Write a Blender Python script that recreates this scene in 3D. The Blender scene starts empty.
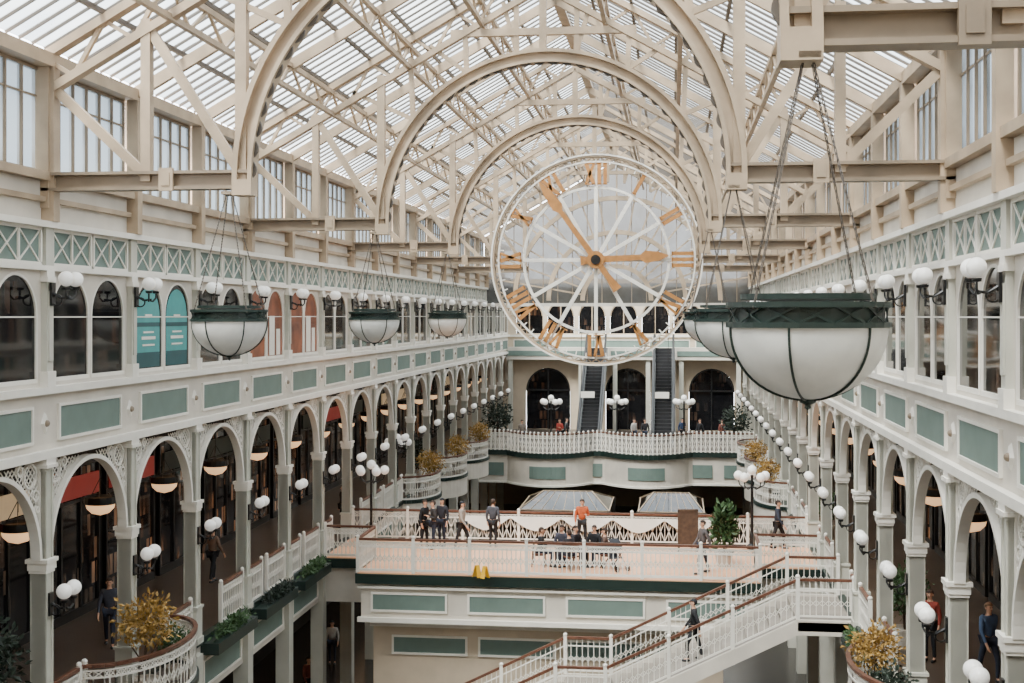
import bpy, math, random
from mathutils import Vector
R=random.Random(7)
C=bpy.context.scene.collection
pi=math.pi; sin=math.sin; cos=math.cos
EZ=14.0; F=1300.0; TH=math.atan(161/F)
XL=-12.2; XR=5.0; XC=-3.6
L1=EZ-8.4; L2=EZ-2.3
ZB0=EZ-2.72; ZB1=EZ-1.44; ZF0=EZ+.985; ZF1=EZ+1.72; ZC0=EZ+2.75; ZE=EZ+4.95; ZA=EZ+9.8
AX=-3.5; AZ=EZ+2.6; AR=4.8
GD=4.4
YEND=96.1; YR=84.1; FB=80.6
ORD='first second third fourth fifth sixth seventh eighth ninth tenth eleventh twelfth thirteenth fourteenth fifteenth sixteenth seventeenth eighteenth nineteenth twentieth'.split()
def G(px,py,z):
    u=(px-512)/F; v=(316-py)/F; t=(z-EZ)/v
    return (t*(-sin(TH)+u*cos(TH)), t*(cos(TH)+u*sin(TH)), z)
# ---------------------------------------------------------------- materials
def S(r,g,b):
    f=lambda c:(c/12.92 if c<=.04045 else ((c+.055)/1.055)**2.4)
    return (f(r/255),f(g/255),f(b/255),1)
def mk(name,col,rough=.5,metal=0,var=.12,scale=2.0,emis=None,bump=0):
    m=bpy.data.materials.new(name); m.use_nodes=True
    nt=m.node_tree; b=nt.nodes['Principled BSDF']
    tc=nt.nodes.new('ShaderNodeTexCoord')
    n=nt.nodes.new('ShaderNodeTexNoise'); n.inputs['Scale'].default_value=scale; n.inputs['Detail'].default_value=5
    nt.links.new(tc.outputs['Object'],n.inputs['Vector'])
    cr=nt.nodes.new('ShaderNodeValToRGB')
    cr.color_ramp.elements[0].position=.3; cr.color_ramp.elements[1].position=.7
    cr.color_ramp.elements[0].color=tuple(c*(1-var) for c in col[:3])+(1,)
    cr.color_ramp.elements[1].color=tuple(min(1,c*(1+var)) for c in col[:3])+(1,)
    nt.links.new(n.outputs['Fac'],cr.inputs['Fac']); nt.links.new(cr.outputs['Color'],b.inputs['Base Color'])
    b.inputs['Roughness'].default_value=rough; b.inputs['Metallic'].default_value=metal
    if emis:
        b.inputs['Emission Color'].default_value=emis[0]; b.inputs['Emission Strength'].default_value=emis[1]
    if bump:
        bp=nt.nodes.new('ShaderNodeBump'); bp.inputs['Strength'].default_value=bump
        nt.links.new(n.outputs['Fac'],bp.inputs['Height']); nt.links.new(bp.outputs['Normal'],b.inputs['Normal'])
    return m
M={}
M['steel']=mk('cream_steel',S(166,146,122),.5,var=.2,scale=1.5)
M['steeld']=mk('beige_steel',S(132,116,97),.5,var=.2,scale=1.5)
M['bars']=mk('dark_glazing_bars',S(82,74,66),.5)
M['wall']=mk('white_paint',S(204,196,183),.6,var=.1,scale=1.2)
M['col']=mk('grey_green_paint',S(188,186,173),.6,var=.1,scale=1.2)
M['white']=mk('white_iron',S(228,223,212),.5,var=.05)
M['cream']=mk('cream_paint',S(196,179,156),.6,var=.06)
M['sage']=mk('sage_panel',S(102,120,112),.6,var=.08)
M['dgreen']=mk('dark_green',S(20,38,33),.45)
M['black']=mk('black_iron',S(16,17,18),.4)
M['wood']=mk('brown_handrail',S(96,62,47),.4,var=.25,scale=6)
M['gold']=mk('gilded_wood',S(166,114,60),.45,var=.18,scale=4)
M['globe']=mk('opal_globe',S(240,238,232),.25,var=.02,emis=((1,.96,.9,1),.25))
M['bowl']=mk('frosted_bowl',S(206,206,200),.3,var=.14,scale=3,emis=((1,.97,.92,1),.06))
M['pend']=mk('glowing_bowl',S(240,200,155),.4,emis=((1,.58,.28,1),1.1))
M['deck']=mk('peach_tiles',S(228,172,132),.35,var=.1,scale=.8)
M['tile']=mk('stone_tiles',S(72,62,54),.3,var=.2,scale=1.2)
M['ground']=mk('dark_tiles',S(34,31,29),.25,var=.25,scale=.7)
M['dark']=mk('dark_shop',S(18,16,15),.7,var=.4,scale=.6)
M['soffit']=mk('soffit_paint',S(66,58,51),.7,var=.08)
M['leafy']=mk('ochre_leaves',S(160,126,62),.6,var=.5,scale=7)
M['leafg']=mk('green_leaves',S(58,84,46),.6,var=.5,scale=7)
M['leafd']=mk('dark_leaves',S(32,44,32),.6,var=.5,scale=7)
M['bark']=mk('bark',S(74,56,42),.8,var=.3,scale=8)
M['terra']=mk('pale_pot',S(186,176,162),.6)
M['teal']=mk('teal_poster',S(70,148,146),.5,var=.12)
M['teald']=mk('deep_teal_band',S(24,74,78),.5,var=.12)
M['orange']=mk('russet_blind',S(126,72,46),.6,var=.5,scale=1.5)
M['yellow']=mk('yellow_plastic',S(226,176,40),.4)
M['step']=mk('grey_steps',S(128,120,110),.5,var=.15)
M['esc']=mk('escalator_metal',S(128,128,126),.35,metal=.2)
M['escd']=mk('escalator_steps',S(40,40,42),.4)
M['skin']=mk('skin_tone',S(206,158,130),.55,var=.05)
def shopglass(name,c1,c2,c3,e,spec=.25,p0=.44,p1=.66):
    """dark opaque pane: brick cells of goods and warm interior light painted into its colour"""
    m=bpy.data.materials.new(name); m.use_nodes=True; nt=m.node_tree; b=nt.nodes['Principled BSDF']
    g=nt.nodes.new('ShaderNodeNewGeometry'); sp=nt.nodes.new('ShaderNodeSeparateXYZ'); nt.links.new(g.outputs['Position'],sp.inputs[0])
    ad=nt.nodes.new('ShaderNodeMath'); ad.operation='ADD'; nt.links.new(sp.outputs['X'],ad.inputs[0]); nt.links.new(sp.outputs['Y'],ad.inputs[1])
    cb=nt.nodes.new('ShaderNodeCombineXYZ'); nt.links.new(ad.outputs[0],cb.inputs['X']); nt.links.new(sp.outputs['Z'],cb.inputs['Y'])
    br=nt.nodes.new('ShaderNodeTexBrick'); br.inputs['Scale'].default_value=1.0; br.inputs['Brick Width'].default_value=.3; br.inputs['Row Height'].default_value=.7
    br.inputs['Mortar Size'].default_value=.05; br.inputs['Bias'].default_value=-.4
    br.inputs['Color1'].default_value=c1; br.inputs['Color2'].default_value=c2; br.inputs['Mortar'].default_value=c1
    nt.links.new(cb.outputs[0],br.inputs['Vector'])
    n=nt.nodes.new('ShaderNodeTexNoise'); n.inputs['Scale'].default_value=.4; n.inputs['Detail'].default_value=3; nt.links.new(g.outputs['Position'],n.inputs['Vector'])
    cr=nt.nodes.new('ShaderNodeValToRGB'); cr.color_ramp.elements[0].position=p0; cr.color_ramp.elements[1].position=p1
    nt.links.new(n.outputs['Fac'],cr.inputs['Fac'])
    n2=nt.nodes.new('ShaderNodeTexNoise'); n2.inputs['Scale'].default_value=.22; nt.links.new(g.outputs['Position'],n2.inputs['Vector'])
    c2r=nt.nodes.new('ShaderNodeValToRGB'); c2r.color_ramp.elements[0].position=.4; c2r.color_ramp.elements[1].position=.62
    c2r.color_ramp.elements[0].color=(.5,.62,.75,1); c2r.color_ramp.elements[1].color=(1,.75,.6,1); nt.links.new(n2.outputs['Fac'],c2r.inputs['Fac'])
    mu=nt.nodes.new('ShaderNodeMix'); mu.data_type='RGBA'; mu.blend_type='MULTIPLY'; mu.inputs['Factor'].default_value=1
    nt.links.new(br.outputs['Color'],mu.inputs['A']); nt.links.new(c2r.outputs['Color'],mu.inputs['B'])
    mx=nt.nodes.new('ShaderNodeMix'); mx.data_type='RGBA'; mx.inputs['A'].default_value=c3
    nt.links.new(cr.outputs['Color'],mx.inputs['Factor']); nt.links.new(mu.outputs['Result'],mx.inputs['B'])
    nt.links.new(mx.outputs['Result'],b.inputs['Base Color'])
    b.inputs['Roughness'].default_value=.05; b.inputs['IOR'].default_value=1.4; b.inputs['Specular IOR Level'].default_value=spec
    if e: nt.links.new(mx.outputs['Result'],b.inputs['Emission Color']); b.inputs['Emission Strength'].default_value=e  # pane emits its own colours, painted stand-in for lit shop interiors
    return m
M['pane']=shopglass('dark_glass',S(15,15,17),S(120,96,78),S(17,17,19),.15,.35,.42,.62)
M['shop']=shopglass('lit_shop_glass',S(17,15,15),S(200,158,122),S(14,13,13),.6,.3,.4,.62)
def glassmat(name,f0,f1,tcol,dcol,sc=.5):
    m=bpy.data.materials.new(name); m.use_nodes=True; nt=m.node_tree
    for n in list(nt.nodes): nt.nodes.remove(n)
    out=nt.nodes.new('ShaderNodeOutputMaterial'); mx=nt.nodes.new('ShaderNodeMixShader')
    t=nt.nodes.new('ShaderNodeBsdfTransparent'); t.inputs['Color'].default_value=tcol
    d=nt.nodes.new('ShaderNodeBsdfTranslucent'); d.inputs['Color'].default_value=dcol
    g=nt.nodes.new('ShaderNodeNewGeometry'); n=nt.nodes.new('ShaderNodeTexNoise'); n.inputs['Scale'].default_value=sc; n.inputs['Detail'].default_value=6
    r=nt.nodes.new('ShaderNodeMapRange'); r.inputs['From Min'].default_value=.3; r.inputs['From Max'].default_value=.7; r.inputs['To Min'].default_value=f0; r.inputs['To Max'].default_value=f1
    nt.links.new(g.outputs['Position'],n.inputs['Vector']); nt.links.new(n.outputs['Fac'],r.inputs['Value'])
    nt.links.new(r.outputs[0],mx.inputs['Fac']); nt.links.new(t.outputs[0],mx.inputs[1]); nt.links.new(d.outputs[0],mx.inputs[2])
    nt.links.new(mx.outputs[0],out.inputs['Surface']); return m
M['glass']=glassmat('roof_glass',.1,.95,(.26,.29,.315,1),(.17,.19,.203,1))
M['gable']=glassmat('gable_glass',.3,.95,(.085,.088,.088,1),(.09,.087,.081,1),.9)
M['cglass']=glassmat('clerestory_glass',.2,.9,(.09,.11,.124,1),(.08,.094,.103,1),.8)
def cloth(rgb):
    k='cloth_%d_%d_%d'%rgb
    if k not in M: M[k]=mk('cloth_fabric',S(*rgb),.8,var=.15,scale=9)
    return M[k]
# ---------------------------------------------------------------- mesh builder
class MB:
    def __init__(s): s.v=[]; s.f=[]
    def add(s,vs,fs):
        b=len(s.v); s.v+=[tuple(p) for p in vs]; s.f+=[tuple(b+i for i in f) for f in fs]; return s
    def box(s,x0,x1,y0,y1,z0,z1):
        x0,x1=sorted((x0,x1)); y0,y1=sorted((y0,y1)); z0,z1=sorted((z0,z1))
        return s.add([(x0,y0,z0),(x1,y0,z0),(x1,y1,z0),(x0,y1,z0),(x0,y0,z1),(x1,y0,z1),(x1,y1,z1),(x0,y1,z1)],
          [(3,2,1,0),(4,5,6,7),(0,1,5,4),(1,2,6,5),(2,3,7,6),(3,0,4,7)])
    def bar(s,p,q,w,h,up=(0,0,1)):
        p=Vector(p); q=Vector(q); d=(q-p).normalized(); u=Vector(up)
        if abs(d.dot(u))>.98: u=Vector((0,1,0)) if abs(d.y)<.9 else Vector((1,0,0))
        a=d.cross(u).normalized(); b=a.cross(d).normalized()*h/2; a=a*w/2
        return s.add([p-a-b,p+a-b,p+a+b,p-a+b,q-a-b,q+a-b,q+a+b,q-a+b],
          [(0,1,2,3),(7,6,5,4),(1,0,4,5),(2,1,5,6),(3,2,6,7),(0,3,7,4)])
    def tube(s,p,q,r,r2=None,n=8):
        r2=r if r2 is None else r2
        p=Vector(p); q=Vector(q); d=(q-p).normalized(); u=Vector((0,0,1)) if abs(d.z)<.95 else Vector((1,0,0))
        a=d.cross(u).normalized(); b=a.cross(d)
        vs=[]
        for i in range(n):
            t=2*pi*i/n; o=a*cos(t)+b*sin(t); vs.append(p+o*r); vs.append(q+o*r2)
        fs=[(2*i,2*i+1,(2*i+3)%(2*n),(2*i+2)%(2*n)) for i in range(n)]
        fs+=[tuple(2*i for i in range(n)),tuple(2*i+1 for i in reversed(range(n)))]
        return s.add(vs,fs)
    def path(s,pts,r,n=6):
        for a,b in zip(pts,pts[1:]): s.tube(a,b,r,r,n)
        return s
    def lathe(s,prof,n=16,c=(0,0,0)):
        vs=[]; m=len(prof)
        for i in range(n):
            t=2*pi*i/n
            for r,z in prof: vs.append((c[0]+r*cos(t),c[1]+r*sin(t),c[2]+z))
        fs=[]
        for i in range(n):
            j=(i+1)%n
            for k in range(m-1): fs.append((i*m+k,j*m+k,j*m+k+1,i*m+k+1))
        return s.add(vs,fs)
    def ball(s,c,rx,ry=None,rz=None,n=12,m=8):
        ry=rx if ry is None else ry; rz=rx if rz is None else rz
        vs=[]
        for i in range(n):
            t=2*pi*i/n
            for k in range(m+1):
                p=-pi/2+pi*k/m; vs.append((c[0]+rx*cos(p)*cos(t),c[1]+ry*cos(p)*sin(t),c[2]+rz*sin(p)))
        fs=[]
        for i in range(n):
            j=(i+1)%n
            for k in range(m): fs.append((i*(m+1)+k,j*(m+1)+k,j*(m+1)+k+1,i*(m+1)+k+1))
        return s.add(vs,fs)
    def ring(s,c,R0,R1,d0,d1,a0=0,a1=2*pi,n=48,plane='xz'):
        vs=[]; cl=abs(a1-a0-2*pi)<1e-4; N=n if cl else n+1
        for i in range(N):
            t=a0+(a1-a0)*i/n
            r0=R0(t) if callable(R0) else R0
            for r,d in ((r0,d0),(R1,d0),(R1,d1),(r0,d1)):
                if plane=='xz': vs.append((c[0]+r*cos(t),c[1]+d,c[2]+r*sin(t)))
                elif plane=='yz': vs.append((c[0]+d,c[1]+r*cos(t),c[2]+r*sin(t)))
                else: vs.append((c[0]+r*cos(t),c[1]+r*sin(t),c[2]+d))
        fs=[]
        for i in range(n):
            a=4*i; b=4*((i+1)%N)
            for k in range(4): fs.append((a+k,a+(k+1)%4,b+(k+1)%4,b+k))
        if not cl: fs+=[(0,1,2,3),(4*n+3,4*n+2,4*n+1,4*n)]
        return s.add(vs,fs)
    def prism_yz(s,poly,x0,x1):
        n=len(poly); vs=[(x0,y,z) for y,z in poly]+[(x1,y,z) for y,z in poly]
        return s.add(vs,[tuple(range(n)),tuple(reversed(range(n,2*n)))]+[(i,i+n,(i+1)%n+n,(i+1)%n) for i in range(n)])
    def prism_xz(s,poly,y0,y1):
        n=len(poly); vs=[(x,y0,z) for x,z in poly]+[(x,y1,z) for x,z in poly]
        return s.add(vs,[tuple(range(n)),tuple(reversed(range(n,2*n)))]+[(i,i+n,(i+1)%n+n,(i+1)%n) for i in range(n)])
    def prism_xy(s,poly,z0,z1):
        n=len(poly); vs=[(x,y,z0) for x,y in poly]+[(x,y,z1) for x,y in poly]
        return s.add(vs,[tuple(reversed(range(n))),tuple(range(n,2*n))]+[(i,(i+1)%n,(i+1)%n+n,i+n) for i in range(n)])
    def mesh(s,name,mat,smooth=False):
        me=bpy.data.meshes.new(name); me.from_pydata(s.v,[],s.f); me.update()
        if mat: me.materials.append(M[mat] if isinstance(mat,str) else mat)
        if smooth:
            for p in me.polygons: p.use_smooth=True
        return me
    def build(s,name,mat,parent=None,smooth=False):
        return link(name,s.mesh(name,mat,smooth),parent)
def link(name,me,parent=None):
    o=bpy.data.objects.new(name,me); C.objects.link(o)
    if parent: o.parent=parent
    return o
def tag(o,label,cat,group=None):
    o['label']=label; o['category']=cat
    if group: o['group']=group
    return o
def thing(name,label,cat,loc=(0,0,0),rz=0,group=None):
    o=bpy.data.objects.new(name,None); C.objects.link(o); o.empty_display_size=.1
    o.location=loc; o.rotation_euler=(0,0,rz); return tag(o,label,cat,group)
def struct(o,label,cat):
    o['kind']='structure'; o['label']=label; o['category']=cat; return o
def dup(root,loc,rz=0,label=None,group=None):
    r=root.copy(); C.objects.link(r); r.location=loc; r.rotation_euler=(0,0,rz)
    if label: r['label']=label
    if group: r['group']=group
    for ch in list(root.children):
        c=ch.copy(); C.objects.link(c); c.parent=r
        for g in ch.children:
            d=g.copy(); C.objects.link(d); d.parent=c
    return r
class Proto:
    """first placement moves the built thing, later ones copy it"""
    def __init__(s,root): s.r=root; s.used=False
    def put(s,loc,rz=0,label=None,group=None,scale=None):
        if not s.used:
            s.used=True; o=s.r; o.location=loc; o.rotation_euler=(0,0,rz)
            if label: o['label']=label
            if group: o['group']=group
        else: o=dup(s.r,loc,rz,label,group)
        if scale: o.scale=(scale,)*3
        return o
# ---------------------------------------------------------------- camera, world
cam=bpy.data.cameras.new('camera'); co=bpy.data.objects.new('camera',cam); C.objects.link(co)
co.location=(0,0,EZ); co.rotation_euler=(pi/2,0,TH); cam.sensor_width=36; cam.lens=36*F/1024
cam.shift_y=-25.5/1024; cam.clip_end=400; bpy.context.scene.camera=co
w=bpy.data.worlds.new('sky'); bpy.context.scene.world=w; w.use_nodes=True
bg=w.node_tree.nodes['Background']; bg.inputs['Color'].default_value=(.95,.97,1,1); bg.inputs['Strength'].default_value=13.0
sl=bpy.data.lights.new('sun','SUN'); sl.energy=75.0; sl.angle=math.radians(20); sl.color=(1,.91,.8)
so=bpy.data.objects.new('sun',sl); C.objects.link(so); so.rotation_euler=(math.radians(28),math.radians(-14),0); so.location=(0,0,60)
# ---------------------------------------------------------------- room shell
SIDES=[('left',XL,1,20.1),('right',XR,-1,16.1)]
def bays(ys):
    r=[]; y=ys
    while y<YEND-.1: r.append(y+2.0); y+=4
    return r
WW=1.68; WC=.88; WS=EZ-1.3; WSP=EZ-.02
def arch_strip(mb,xa,xb,uc,r,zs,zt,n=14):
    for i in range(n):
        a0=pi-pi*i/n; a1=pi-pi*(i+1)/n
        u0,z0=uc+r*cos(a0),zs+r*sin(a0); u1,z1=uc+r*cos(a1),zs+r*sin(a1)
        vs=[(xa,u0,z0),(xa,u1,z1),(xa,u1,zt),(xa,u0,zt),(xb,u0,z0),(xb,u1,z1),(xb,u1,zt),(xb,u0,zt)]
        mb.add(vs,[(0,1,2,3),(7,6,5,4),(0,4,5,1)])
tn=[0]
def trim(mb,mat,label):
    tn[0]+=1; return struct(mb.build('trim_%d'%tn[0],mat),label,'trim')
for side,X0,s,ys in SIDES:
    mb=MB(); xa,xb=X0,X0-s*.3; hw=WW/2
    mb.box(xa,xb,-3,ys,0,ZF1); mb.box(xa,xb,-3,YEND,ZF1,ZC0); mb.box(xa,xb,ys,YEND,ZB0,WS)
    mb.box(xa,xb,ys,YEND,ZF0-.14,ZF1)
    mb.box(xa,xb,-3,ys-4,ZC0,ZE)
    for yc in bays(ys):
        mb.box(xa,xb,yc-2,yc-WC-hw,WS,ZF0-.14); mb.box(xa,xb,yc+WC+hw,yc+2,WS,ZF0-.14); mb.box(xa,xb,yc-WC+hw,yc+WC-hw,WS,ZF0-.14)
        for k in (-WC,WC): arch_strip(mb,xa,xb,yc+k,hw,WSP,ZF0-.14)
    struct(mb.build('wall_'+side,'wall'),'cream painted upper %s wall with arched shop windows'%side,'wall')
    gx=X0-s*GD
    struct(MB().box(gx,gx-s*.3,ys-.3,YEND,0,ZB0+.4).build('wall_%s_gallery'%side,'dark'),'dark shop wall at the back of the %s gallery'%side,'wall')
    struct(MB().box(X0-s*.3,gx,ys-.6,ys-.3,0,ZB0).build('wall_%s_end'%side,'soffit'),'near end wall of the %s gallery'%side,'wall')
    struct(MB().box(X0-s*.02,gx,ys-.3,YEND,L1-.3,L1).build('floor','tile'),'stone tiled floor of the %s first floor gallery'%side,'floor')
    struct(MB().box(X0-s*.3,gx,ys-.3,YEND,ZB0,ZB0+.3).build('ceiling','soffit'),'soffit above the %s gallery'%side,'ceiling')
    for z0,z1,p,mat,lab in ((ZB1-.08,ZB1+.06,.16,'white','white sill moulding above the green panels of the %s band'),
        (ZB0-.06,ZB0+.1,.16,'white','white moulding under the green panel band of the %s wall'),
        (ZF0-.1,ZF0,.14,'white','thin white cornice under the lattice frieze of the %s wall'),
        (ZF1,ZF1+.12,.22,'white','white cornice over the lattice frieze of the %s wall'),
        (ZF1+.5,ZF1+.6,.12,'steel','beige middle rail below the clerestory of the %s wall'),
        (ZC0-.12,ZC0+.05,.2,'steel','beige clerestory sill of the %s wall'),
        (ZE-.1,ZE+.16,.25,'steel','beige eaves beam along the %s wall'),
        ):
        trim(MB().box(X0-s*.35,X0+s*p,ys-8,YEND,z0,z1),mat,lab%side)
    trim(MB().box(X0-s*.25,X0+s*.02,ys-.3,YEND,L1-1.5,L1-.02),'wall','cream fascia at the floor edge of the %s gallery'%side)
    trim(MB().box(X0-s*.1,X0+s*.12,ys-.3,YEND,L1-.1,L1+.06),'dgreen','dark green nosing at the floor edge of the %s gallery'%side)
struct(MB().box(XL-GD-.3,XR+GD+.3,-3,YEND,-.3,0).build('floor','ground'),'dark tiled ground floor of the atrium','floor')
struct(MB().box(XL-GD-.3,XR+GD+.3,-3.3,-3,0,ZA).build('wall_near','cream'),'plain end wall behind the viewpoint','wall')
for side,X0,s,ys in SIDES:
    def RP(t,y,dz=0): return (X0+(XC-X0)*t,y,ZE+.2+(ZA-ZE)*t+dz)
    g=MB().add([RP(0,-3,.1),RP(1,-3,.1),RP(1,YR,.1),RP(0,YR,.1)],[(0,1,2,3)])
    o=struct(g.build('ceiling','glass'),'sloping glazed roof on the %s side of the ridge'%side,'glass roof')
    b=MB(); y=0.1
    while y<YR: b.bar(RP(0,y,.08),RP(1,y,.08),.035,.07); y+=.5
    for k in range(1,7): b.bar(RP(k/7,-2,.06),RP(k/7,YR,.06),.08,.1)
    b.build('glazing_bars','bars',o)
struct(MB().add([(XL,YR+.4,ZF1+.4),(XR,YR+.4,ZF1+.4),(XR,YEND,ZF1+.4),(XL,YEND,ZF1+.4)],[(0,1,2,3)]).build('ceiling','glass'),'flat skylight added to brighten the far upper landing','ceiling')  # ceiling glazed here, an added skylight that lets daylight onto the far end
# ---------------------------------------------------------------- windows (setting)
wn=[0]
def arch_poly(r,zs,n=16): return [(-r,0),(r,0)]+[(r*cos(pi*i/n),zs+r*sin(pi*i/n)) for i in range(n+1)]
hsp=WSP-WS; wr=WW/2
fm=MB()
fm.box(-.05,.03,-wr,-wr+.05,0,hsp); fm.box(-.05,.03,wr-.05,wr,0,hsp); fm.box(-.05,.03,-wr,wr,0,.08)
fm.ring((0,0,hsp),wr-.05,wr,-.05,.03,0,pi,18,'yz'); fm.box(-.03,.01,-wr,wr,hsp-.012,hsp+.012)
FRAME=fm.mesh('window_frame','white')
pm=MB(); pp=arch_poly(wr-.03,hsp); pm.add([(-.01,y,z) for y,z in pp],[tuple(range(len(pp)))])
PANE={k:pm.mesh('pane',k) for k in ('pane','orange')}
pb=MB(); pq=arch_poly(.68,hsp-.1); pb.add([(.002,y,z+.1) for y,z in pq],[tuple(range(len(pq)))]); POSTER=pb.mesh('poster','teal')
stripe=MB().box(0,.014,-.4,.4,.75,.82).box(0,.014,-.3,.3,.9,.94).box(0,.014,-.35,.35,.6,.64).box(0,.014,-.2,.2,1.3,1.34).mesh('poster_stripe','white')
band=MB().box(-.005,.01,-.66,.66,.1,.45).box(-.005,.01,-.66,.66,1.05,1.15).mesh('poster_band','teald')
blind=MB().box(-.02,.0,-.55,-.05,.1,1.3).box(-.02,.0,.15,.5,.1,.9).mesh('display_card','white')
ckm=MB(); chh=ZE-.1-ZC0-.05
for k in range(7): ckm.box(-.05,.05,-1.86+k*.62-.025,-1.86+k*.62+.025,0,chh)
ckm.box(-.05,.05,-1.86,1.86,0,.06); ckm.box(-.05,.05,-1.86,1.86,chh-.07,chh); ckm.box(-.03,.03,-1.86,1.86,chh*.72-.02,chh*.72+.02)
CFR=ckm.mesh('clerestory_frame','steeld'); CPN=MB().add([(0,-1.86,0),(0,1.86,0),(0,1.86,chh),(0,-1.86,chh)],[(0,1,2,3)]).mesh('pane','cglass')
sk=MB()
for k in range(4): sk.box(-.06,.06,-1.75+k*1.1667-.05,-1.75+k*1.1667+.05,0,4.3)
sk.box(-.06,.06,-1.75,1.75,0,.25); sk.box(-.06,.06,-1.75,1.75,4.2,4.3); sk.box(-.05,.05,-1.75,1.75,3.2,3.28)
SFR=sk.mesh('shop_frame','black'); SPN=MB().add([(0,-1.75,0),(0,1.75,0),(0,1.75,4.3),(0,-1.75,4.3)],[(0,1,2,3)]).mesh('pane','shop')
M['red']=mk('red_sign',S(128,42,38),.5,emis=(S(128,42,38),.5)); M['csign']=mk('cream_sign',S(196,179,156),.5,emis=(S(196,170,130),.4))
SGN={c:MB().box(.05,.12,-1.6,1.6,3.35,3.95).mesh('sign_board',m) for c,m in (('d','dgreen'),('o','red'),('b','black'),('w','csign'))}
for side,X0,s,ys in SIDES:
    rz=0 if s>0 else pi
    for i,yc in enumerate(bays(ys)):
        for j,k in enumerate((-WC,WC)):
            wn[0]+=1; o=link('window_%d'%wn[0],FRAME); o.location=(X0-s*.02,yc+k,WS); o.rotation_euler[2]=rz
            kind='pane'
            if side=='left' and i==2: kind='teal'
            if side=='left' and i in (4,5): kind='orange'
            struct(o,'arched upper shop window, %s of its pair, bay %s from the near end, %s wall'%(('near one','far one')[j],ORD[i],side),'window')
            p=link('pane',PANE['pane' if kind=='teal' else kind],o)
            if kind=='teal': q=link('poster',POSTER,o); link('poster_stripe',stripe,q); link('poster_band',band,q)
            if kind=='orange' and j: q=link('display_card',blind,o); q.location=(.015,0,0)
        wn[0]+=1
        if yc<YR:
            o=link('window_%d'%wn[0],CFR); o.location=(X0-s*.1,yc,ZC0+.05); o.rotation_euler[2]=rz
            struct(o,'clerestory window under the eaves, %s from the near end, %s wall'%(ORD[i],side),'window'); link('pane',CPN,o)
        wn[0]+=1; o=link('window_%d'%wn[0],SFR); o.location=(X0-s*(GD-.08),yc,L1); o.rotation_euler[2]=rz
        struct(o,'dark shopfront in the gallery, %s from the near end, %s side'%(ORD[i],side),'shopfront'); link('pane',SPN,o)
        link('sign_board',SGN['o' if (side=='left' and i in (3,4)) else R.choice('dobw')],o)
# ---------------------------------------------------------------- columns, pilasters, arches, panels
SPR=-4.75
def column_proto():
    t=thing('arcade_column','x','column')
    MB().box(-.22,.22,-.22,.22,0,L1-.3).build('lower_shaft','col',t)
    a=L1
    MB().box(-.23,.23,-.23,.23,a,a+.16).box(-.2,.2,-.2,.2,a+.16,a+.9).box(-.23,.23,-.23,.23,a+.9,a+.97).build('plinth','col',t)
    sp=EZ+SPR
    m=MB().box(-.14,.14,-.14,.14,a+.97,ZB0-.06)
    for q in (-1,1): m.box(-.17,.17,q*.115-.025,q*.115+.025,a+.97,ZB0-.3)
    m.build('shaft','col',t)
    MB().box(-.18,.18,-.18,.18,sp-.26,sp-.2).box(-.2,.2,-.2,.2,sp-.2,sp-.06).box(-.23,.23,-.23,.23,sp-.06,sp+.02).build('capital','white',t)
    MB().box(-.23,.23,-.23,.23,ZB0-.24,ZB0-.17).box(-.2,.2,-.2,.2,ZB0-.17,ZB0-.06).build('cap_moulding','white',t)
    return Proto(t)
COL=column_proto()
def pilaster_proto():
    t=thing('pilaster','x','pilaster')
    z0=ZB1+.06; z1=ZF0-.1
    MB().box(0,.12,-.13,.13,z0,z1).box(.12,.15,-.08,.08,z0+.5,z1-.4).build('shaft','col',t)
    MB().box(0,.16,-.17,.17,z0,z0+.3).build('plinth','white',t)
    MB().box(0,.16,-.17,.17,z1-.22,z1-.12).box(0,.14,-.15,.15,z1-.12,z1).build('capital','white',t)
    MB().box(0,.12,-.16,.16,ZF0,ZF1).build('frieze_block','col',t)
    MB().box(0,.26,-.13,.13,ZF1+.12,ZE-.1).build('clerestory_post','steel',t)
    return Proto(t)
PIL=pilaster_proto()
def arch_proto():
    t=thing('arcade_arch','x','arch'); sp=SPR; r=1.82; top=-2.78
    MB().ring((0,0,sp),r-.07,r+.02,-.1,.1,0,pi,28,'yz').build('arch_rib','white',t)
    m=MB(); d=.14
    ok=lambda y,z: abs(y)<=1.86 and z<=top+.001 and (y*y+(z-sp)**2)>=(r-.02)**2 and z>=sp+.05
    for i in range(-14,15):
        for j in range(0,20):
            y=i*d; z=sp+.05+j*d
            if not ok(y,z): continue
            for di in (-1,1):
                y2=y+di*d; z2=z+d
                if ok(y2,z2): m.bar((0,y,z),(0,y2,z2),.016,.016,(1,0,0))
    for q in (-1,1):
        for (y,z,rr) in ((1.5,top-.3,.25),(1.72,top-.7,.12),(1.1,top-.16,.11),(1.78,top-.98,.07)):
            m.ring((0,q*y,z),rr-.035,rr,-.03,.03,0,2*pi,16,'yz')
        m.box(-.05,.05,q*1.83,q*1.86,sp,top)
    m.box(-.06,.06,-1.86,1.86,top-.04,top+.04)
    m.build('openwork_spandrel','white',t); return Proto(t)
ARC=arch_proto()
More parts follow.
